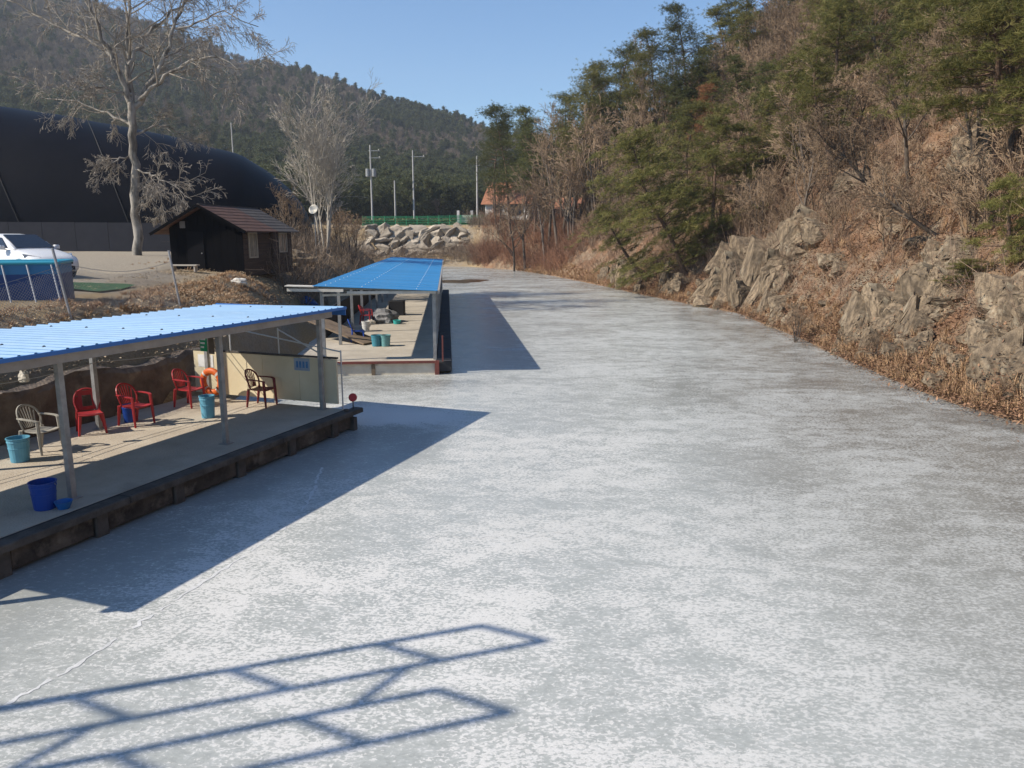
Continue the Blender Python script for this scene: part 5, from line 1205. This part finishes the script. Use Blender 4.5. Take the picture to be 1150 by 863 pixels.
# lifebuoy, hung on a rope from the roof
bp_ = d1(0, 14.72, 0); c_ = ray_plane(238, 429, bp_, T1); lb = empty('lifebuoy', c_, ANG1); tag(lb, 'orange lifebuoy ring hanging in front of the cream end wall', 'lifebuoy')
m_ = MB(); R0, r0 = .265, .085
for i in range(36):
    for j in range(12):
        t, u = 2*math.pi*i/36, 2*math.pi*j/12; m_.v.append(((R0+r0*math.cos(u))*math.cos(t), r0*.75*math.sin(u), (R0+r0*math.cos(u))*math.sin(t)))
for i in range(36):
    for j in range(12): m_.f.append((i*12+j, i*12+(j+1) % 12, ((i+1) % 36)*12+(j+1) % 12, ((i+1) % 36)*12+j))
ring = m_.build('ring', mat('lifebuoy_orange', (.62,.13,.022), .5, (.52,.10,.02), 3), lb, smooth=True)
for k in range(4):
    m_ = MB(); t0 = math.pi/4 + math.pi/2*k
    for i in range(5):
        for j in range(12): t, u = t0 + (i-2)*.05, 2*math.pi*j/12; rr = r0*1.03; m_.v.append(((R0+rr*math.cos(u))*math.cos(t), rr*.76*math.sin(u), (R0+rr*math.cos(u))*math.sin(t)))
    for i in range(4):
        for j in range(12): m_.f.append((i*12+j, i*12+(j+1) % 12, (i+1)*12+(j+1) % 12, (i+1)*12+j))
    m_.build('band', mat('band_grey', (.55,.50,.45), .6), ring, smooth=True)
zt_ = zroof(to_d(c_, ANG1)[0]) - c_.z
MB().tube([(0,0,R0+r0*.9), (.01,0,zt_-.0)], .008, 5).build('rope', mat('rope_white', (.6,.58,.52), .8), lb)
def hung_sign(px0, py0, px1, py1, t, m, label, name='sign', extra=None):
    P = d1(0, t, 0); a_, b_ = ray_plane(px0, py0, P, T1), ray_plane(px1, py1, P, T1)
    e_ = empty(name, (a_+b_)/2, ANG1); tag(e_, label, 'sign'); w = abs(to_d(b_, ANG1)[0]-to_d(a_, ANG1)[0])/2; h = abs(a_.z-b_.z)/2
    MB().cbox(-w,w,-.01,.01,-h,h,.006).build('board', m, e_)
    n_ = to_d(e_.location, ANG1)[0]
    for s in (-.7,.7): MB().tube([(s*w,0,h-.01),(s*w,0,zroof(n_)-e_.location.z)], .004, 4).build('string', galv, e_)
    if extra: extra(e_, w, h)
    return e_
white_pr = mat('print_white', (.7,.72,.7), .6)
def green_print(e_, w, h):
    for k in range(3): MB().box(-w*.75, w*(.7-.25*k), -.0135, -.0105, h*(.55-.5*k)-h*.12, h*(.55-.5*k)+h*.12).build('print_line', white_pr, e_)
hung_sign(224, 377, 233, 395, 13.6, mat('sign_green', (.02,.30,.13), .5), 'small green sign hanging from the roof above the lifebuoy', extra=green_print)
hung_sign(233.5, 379, 241, 398, 13.62, mat('sign_brown', (.13,.10,.07), .6), 'small brown board hanging beside the green sign')
P = d1(0, wall_t-.006, 0); a_, b_ = ray_plane(330, 402, P, T1), ray_plane(348, 417, P, T1); po = empty('poster', (a_+b_)/2, ANG1); tag(po, 'blue and grey poster on the cream end wall', 'poster'); w = (to_d(b_, ANG1)[0]-to_d(a_, ANG1)[0])/2; h = abs(a_.z-b_.z)/2
MB().box(-w,w,-.004,.003,-h,h).build('sheet', mat('poster_grey', (.35,.42,.50), .6, (.25,.33,.44), 3), po)
for k in range(4): MB().box(-w*.75+k*w*.42,-w*.75+k*w*.42+w*.28,-.0065,-.0045,-h*.55,h*.5).build('picture', mat('poster_blue', (.04,.14,.36), .6, (.10,.25,.46), 14), po)
P = d1(0, wall_t-.006, 0); a_, b_ = ray_plane(222, 398, P, T1), ray_plane(240, 413, P, T1); o = MB(); w = (to_d(b_, ANG1)[0]-to_d(a_, ANG1)[0])/2; h = abs(a_.z-b_.z)/2
o = o.box(-w,w,-.004,.003,-h,h).build('notice_sheet', mat('notice_white', (.72,.72,.70), .7, (.62,.62,.60), 6)); o.location = (a_+b_)/2; o.rotation_euler = (0,0,ANG1); tag(o, 'white notice sheet on the left part of the cream end wall', 'notice')
# red disc marker at the pier corner
p = d1(-9.72, 15.2, .478); rm_ = empty('marker', p, 0); tag(rm_, 'small round red marker on a short stem at the pier corner', 'marker')
MB().tube([(0,0,0),(0,0,.2)], .015, 6).build('stem', dark_beam, rm_); o = MB().lathe([(0,-.02),(.08,-.02),(.10,0),(.08,.02),(0,.02)], 18).build('disc', mat('marker_red', (.42,.03,.035), .45), rm_); o.location = (0,0,.27); o.rotation_euler = (R(80),0,R(10))
o = MB().lathe([(0,0),(.05,0),(.055,.05),(0,.06)], 12).build('mooring_cap', dark_beam); o.location = d1(-9.72, 14.9, .48); tag(o, 'small dark cap on the edge plank left of the red marker', 'cap')
# ropes along the back posts
def rope(a_, b_, sag, r=.009): return [a_.lerp(b_, k/14) - Vector((0,0,sag*math.sin(math.pi*k/14))) for k in range(15)]
rope_m = mat('old_rope', (.42,.40,.36), .8)
for i, (z0, z1, sag, lab) in enumerate(((2.15, 2.1, .14, 'upper slack rope strung between the back posts of the near pier'), (1.9, 1.88, .10, 'lower slack rope strung between the back posts of the near pier'))):
    m_ = MB()
    for t0, t1 in zip(TP, TP[1:]): m_.tube(rope(d1(-13.68, t0, z0), d1(-13.68, t1, z1), sag), .010, 5)
    o = m_.build('rope', rope_m); tag(o, lab, 'rope')
me_ = lump(9, .10, .06, .15); me_.materials.append(white_beam); o = link('cloth_rag', me_); rp_ = ray_plane(27, 428, d1(-13.68,0,0), d1(1,0,0)); o.location = rp_ ; tag(o, 'pale rag tied to the rope under the near roof', 'rag')
wp = mat('white_pipe', (.6,.6,.57), .5)
e_ = empty('pipe_brace', d1(-13.5, 15.5, .46), ANG1); tag(e_, 'thin white pipe frame behind the cream end wall', 'frame')
MB().tube([(-.2,.3,0),(-.2,.3,1.75)], .018, 6).build('upright', wp, e_); MB().tube([(1.3,.3,0),(1.3,.3,1.75)], .018, 6).build('upright', wp, e_)
MB().tube([(-.2,.3,1.7),(3.1,.3,1.25)], .018, 6).build('pipe', wp, e_); MB().tube([(1.3,.3,1.72),(3.1,.32,.9)], .018, 6).build('pipe', wp, e_); MB().tube([(3.1,.31,1.28),(3.1,.31,-.3)], .018, 6).build('upright', wp, e_)
# ------------------------------------------------------------------ unseen pipe frame, shaped and raised to cast a soft railing shadow
fr = empty('shadow_railing', d1(-11.2, 1.2, .45)); tag(fr, 'unseen steel pipe railing frame, raised to cast a soft shadow across the ice', 'railing'); fo = fr.location
frame_m = galv
u_ = Vector((-4.54,-1.63,0)).normalized()
def unshadow(px, py, z): p = at_z(px, py, 0); return Vector((p.x - SUN_SHIFT.x*z, p.y - SUN_SHIFT.y*z, z))
ZA, ZB = 7.6, 8.0  # height chosen to widen the penumbra and lighten the shadow
rails = [unshadow(540,703,ZA), unshadow(612,720,ZB), unshadow(490,775,ZA), unshadow(572,800,ZB)]
ends = []
for p in rails: MB().tube([p - fo, p + u_*7.4 - fo], .052, 8).build('rail', frame_m, fr)
for i, j, offs in ((0,1,(0,1.2,2.75,4.2,5.7,7.2)), (2,3,(0,1.35,2.9,4.4,5.9,7.3)), (1,2,(1.55,4.5,7.3))):
    for s in offs: MB().tube([rails[i]+u_*s-fo, rails[j]+u_*(s if (i,j) != (1,2) else s-.72)-fo], .046, 8).build('strut', frame_m, fr)
for p in (rails[0], rails[2]):
    for s in (2.6, 7.2):
        q_ = p + u_*s; nt_ = to_d(q_, ANG1); gz = .45 if (-14.4 < nt_[0] < -9.9 and -3 < nt_[1] < 15) else max(0, hz(q_.x, q_.y)); MB().tube([q_ - fo, Vector((q_.x, q_.y, gz)) - fo], .05, 8).build('added_post', frame_m, fr)  # posts invented to carry the raised frame
# ------------------------------------------------------------------ odds and ends on the bank
for k, (px, py, sx, sz, m, lab) in enumerate([(345, 346, .5, .35, mat('blue_tarp', (.02,.07,.22), .5), 'crumpled blue tarpaulin on the bank behind the near roof'), (325, 300, 1.3, .7, mat('straw_heap', (.33,.26,.17), .95, (.22,.16,.10), 5, bump=1.), 'heap of pale dry straw beside the shed'), (268, 320, .35, .2, white_beam, 'scrap of white rubbish on the brown bank')]):
    p = hit(px, py); me_ = lump(20+k, sx, sx*.7, sz); me_.materials.append(m); o = link(('tarp_heap','straw_heap','rubbish')[k], me_); o.location = p; tag(o, lab, ('tarp','heap','rubbish')[k])
sap_p = []
for s in range(5):
    A, B = bare_tree(300+s, h=4.2, r=.045, stems=3, lv=(6,5,4), twig=.011, spread=.7, up=.2); A.add(B.v, B.f); sap_p.append(A.mesh('sapling', twig_brown))
gg = np.random.RandomState(31); ys = 24 + 110*gg.rand(2400); ss = 3.5 + 42*gg.rand(2400); xs = I(ys, RS_Y, RS_X) + ss; kp = ~((ss < 11) & (ys > 22) & (ys < 50) & (gg.rand(2400) < .8)); xs, ys = xs[kp], ys[kp]
far_wood('thicket', np.stack([xs, ys, height(xs, ys)-.1], 1), sap_p, .6, 1.25, 'tangle of thin leafless saplings filling the right hillside')
# ------------------------------------------------------------------ the air
hb = MB().box(float(gx[0])-20, float(gx[-1])+20, float(gy[0])-20, float(gy[-1])+20, -2.3, float(GZ.max())+25).build('haze')
hm = bpy.data.materials.new('haze_air'); hn, hl_ = nodes_of(hm); hn.remove(hn['Principled BSDF'])
pv = hn.new('ShaderNodeVolumePrincipled'); pv.inputs['Color'].default_value = (.80,.88,1,1); pv.inputs['Density'].default_value = .0003; pv.inputs['Anisotropy'].default_value = .2
hl_.new(pv.outputs[0], hn['Material Output'].inputs['Volume']); hb.data.materials.append(hm); stuff(hb, 'thin blue haze over the valley', 'haze')
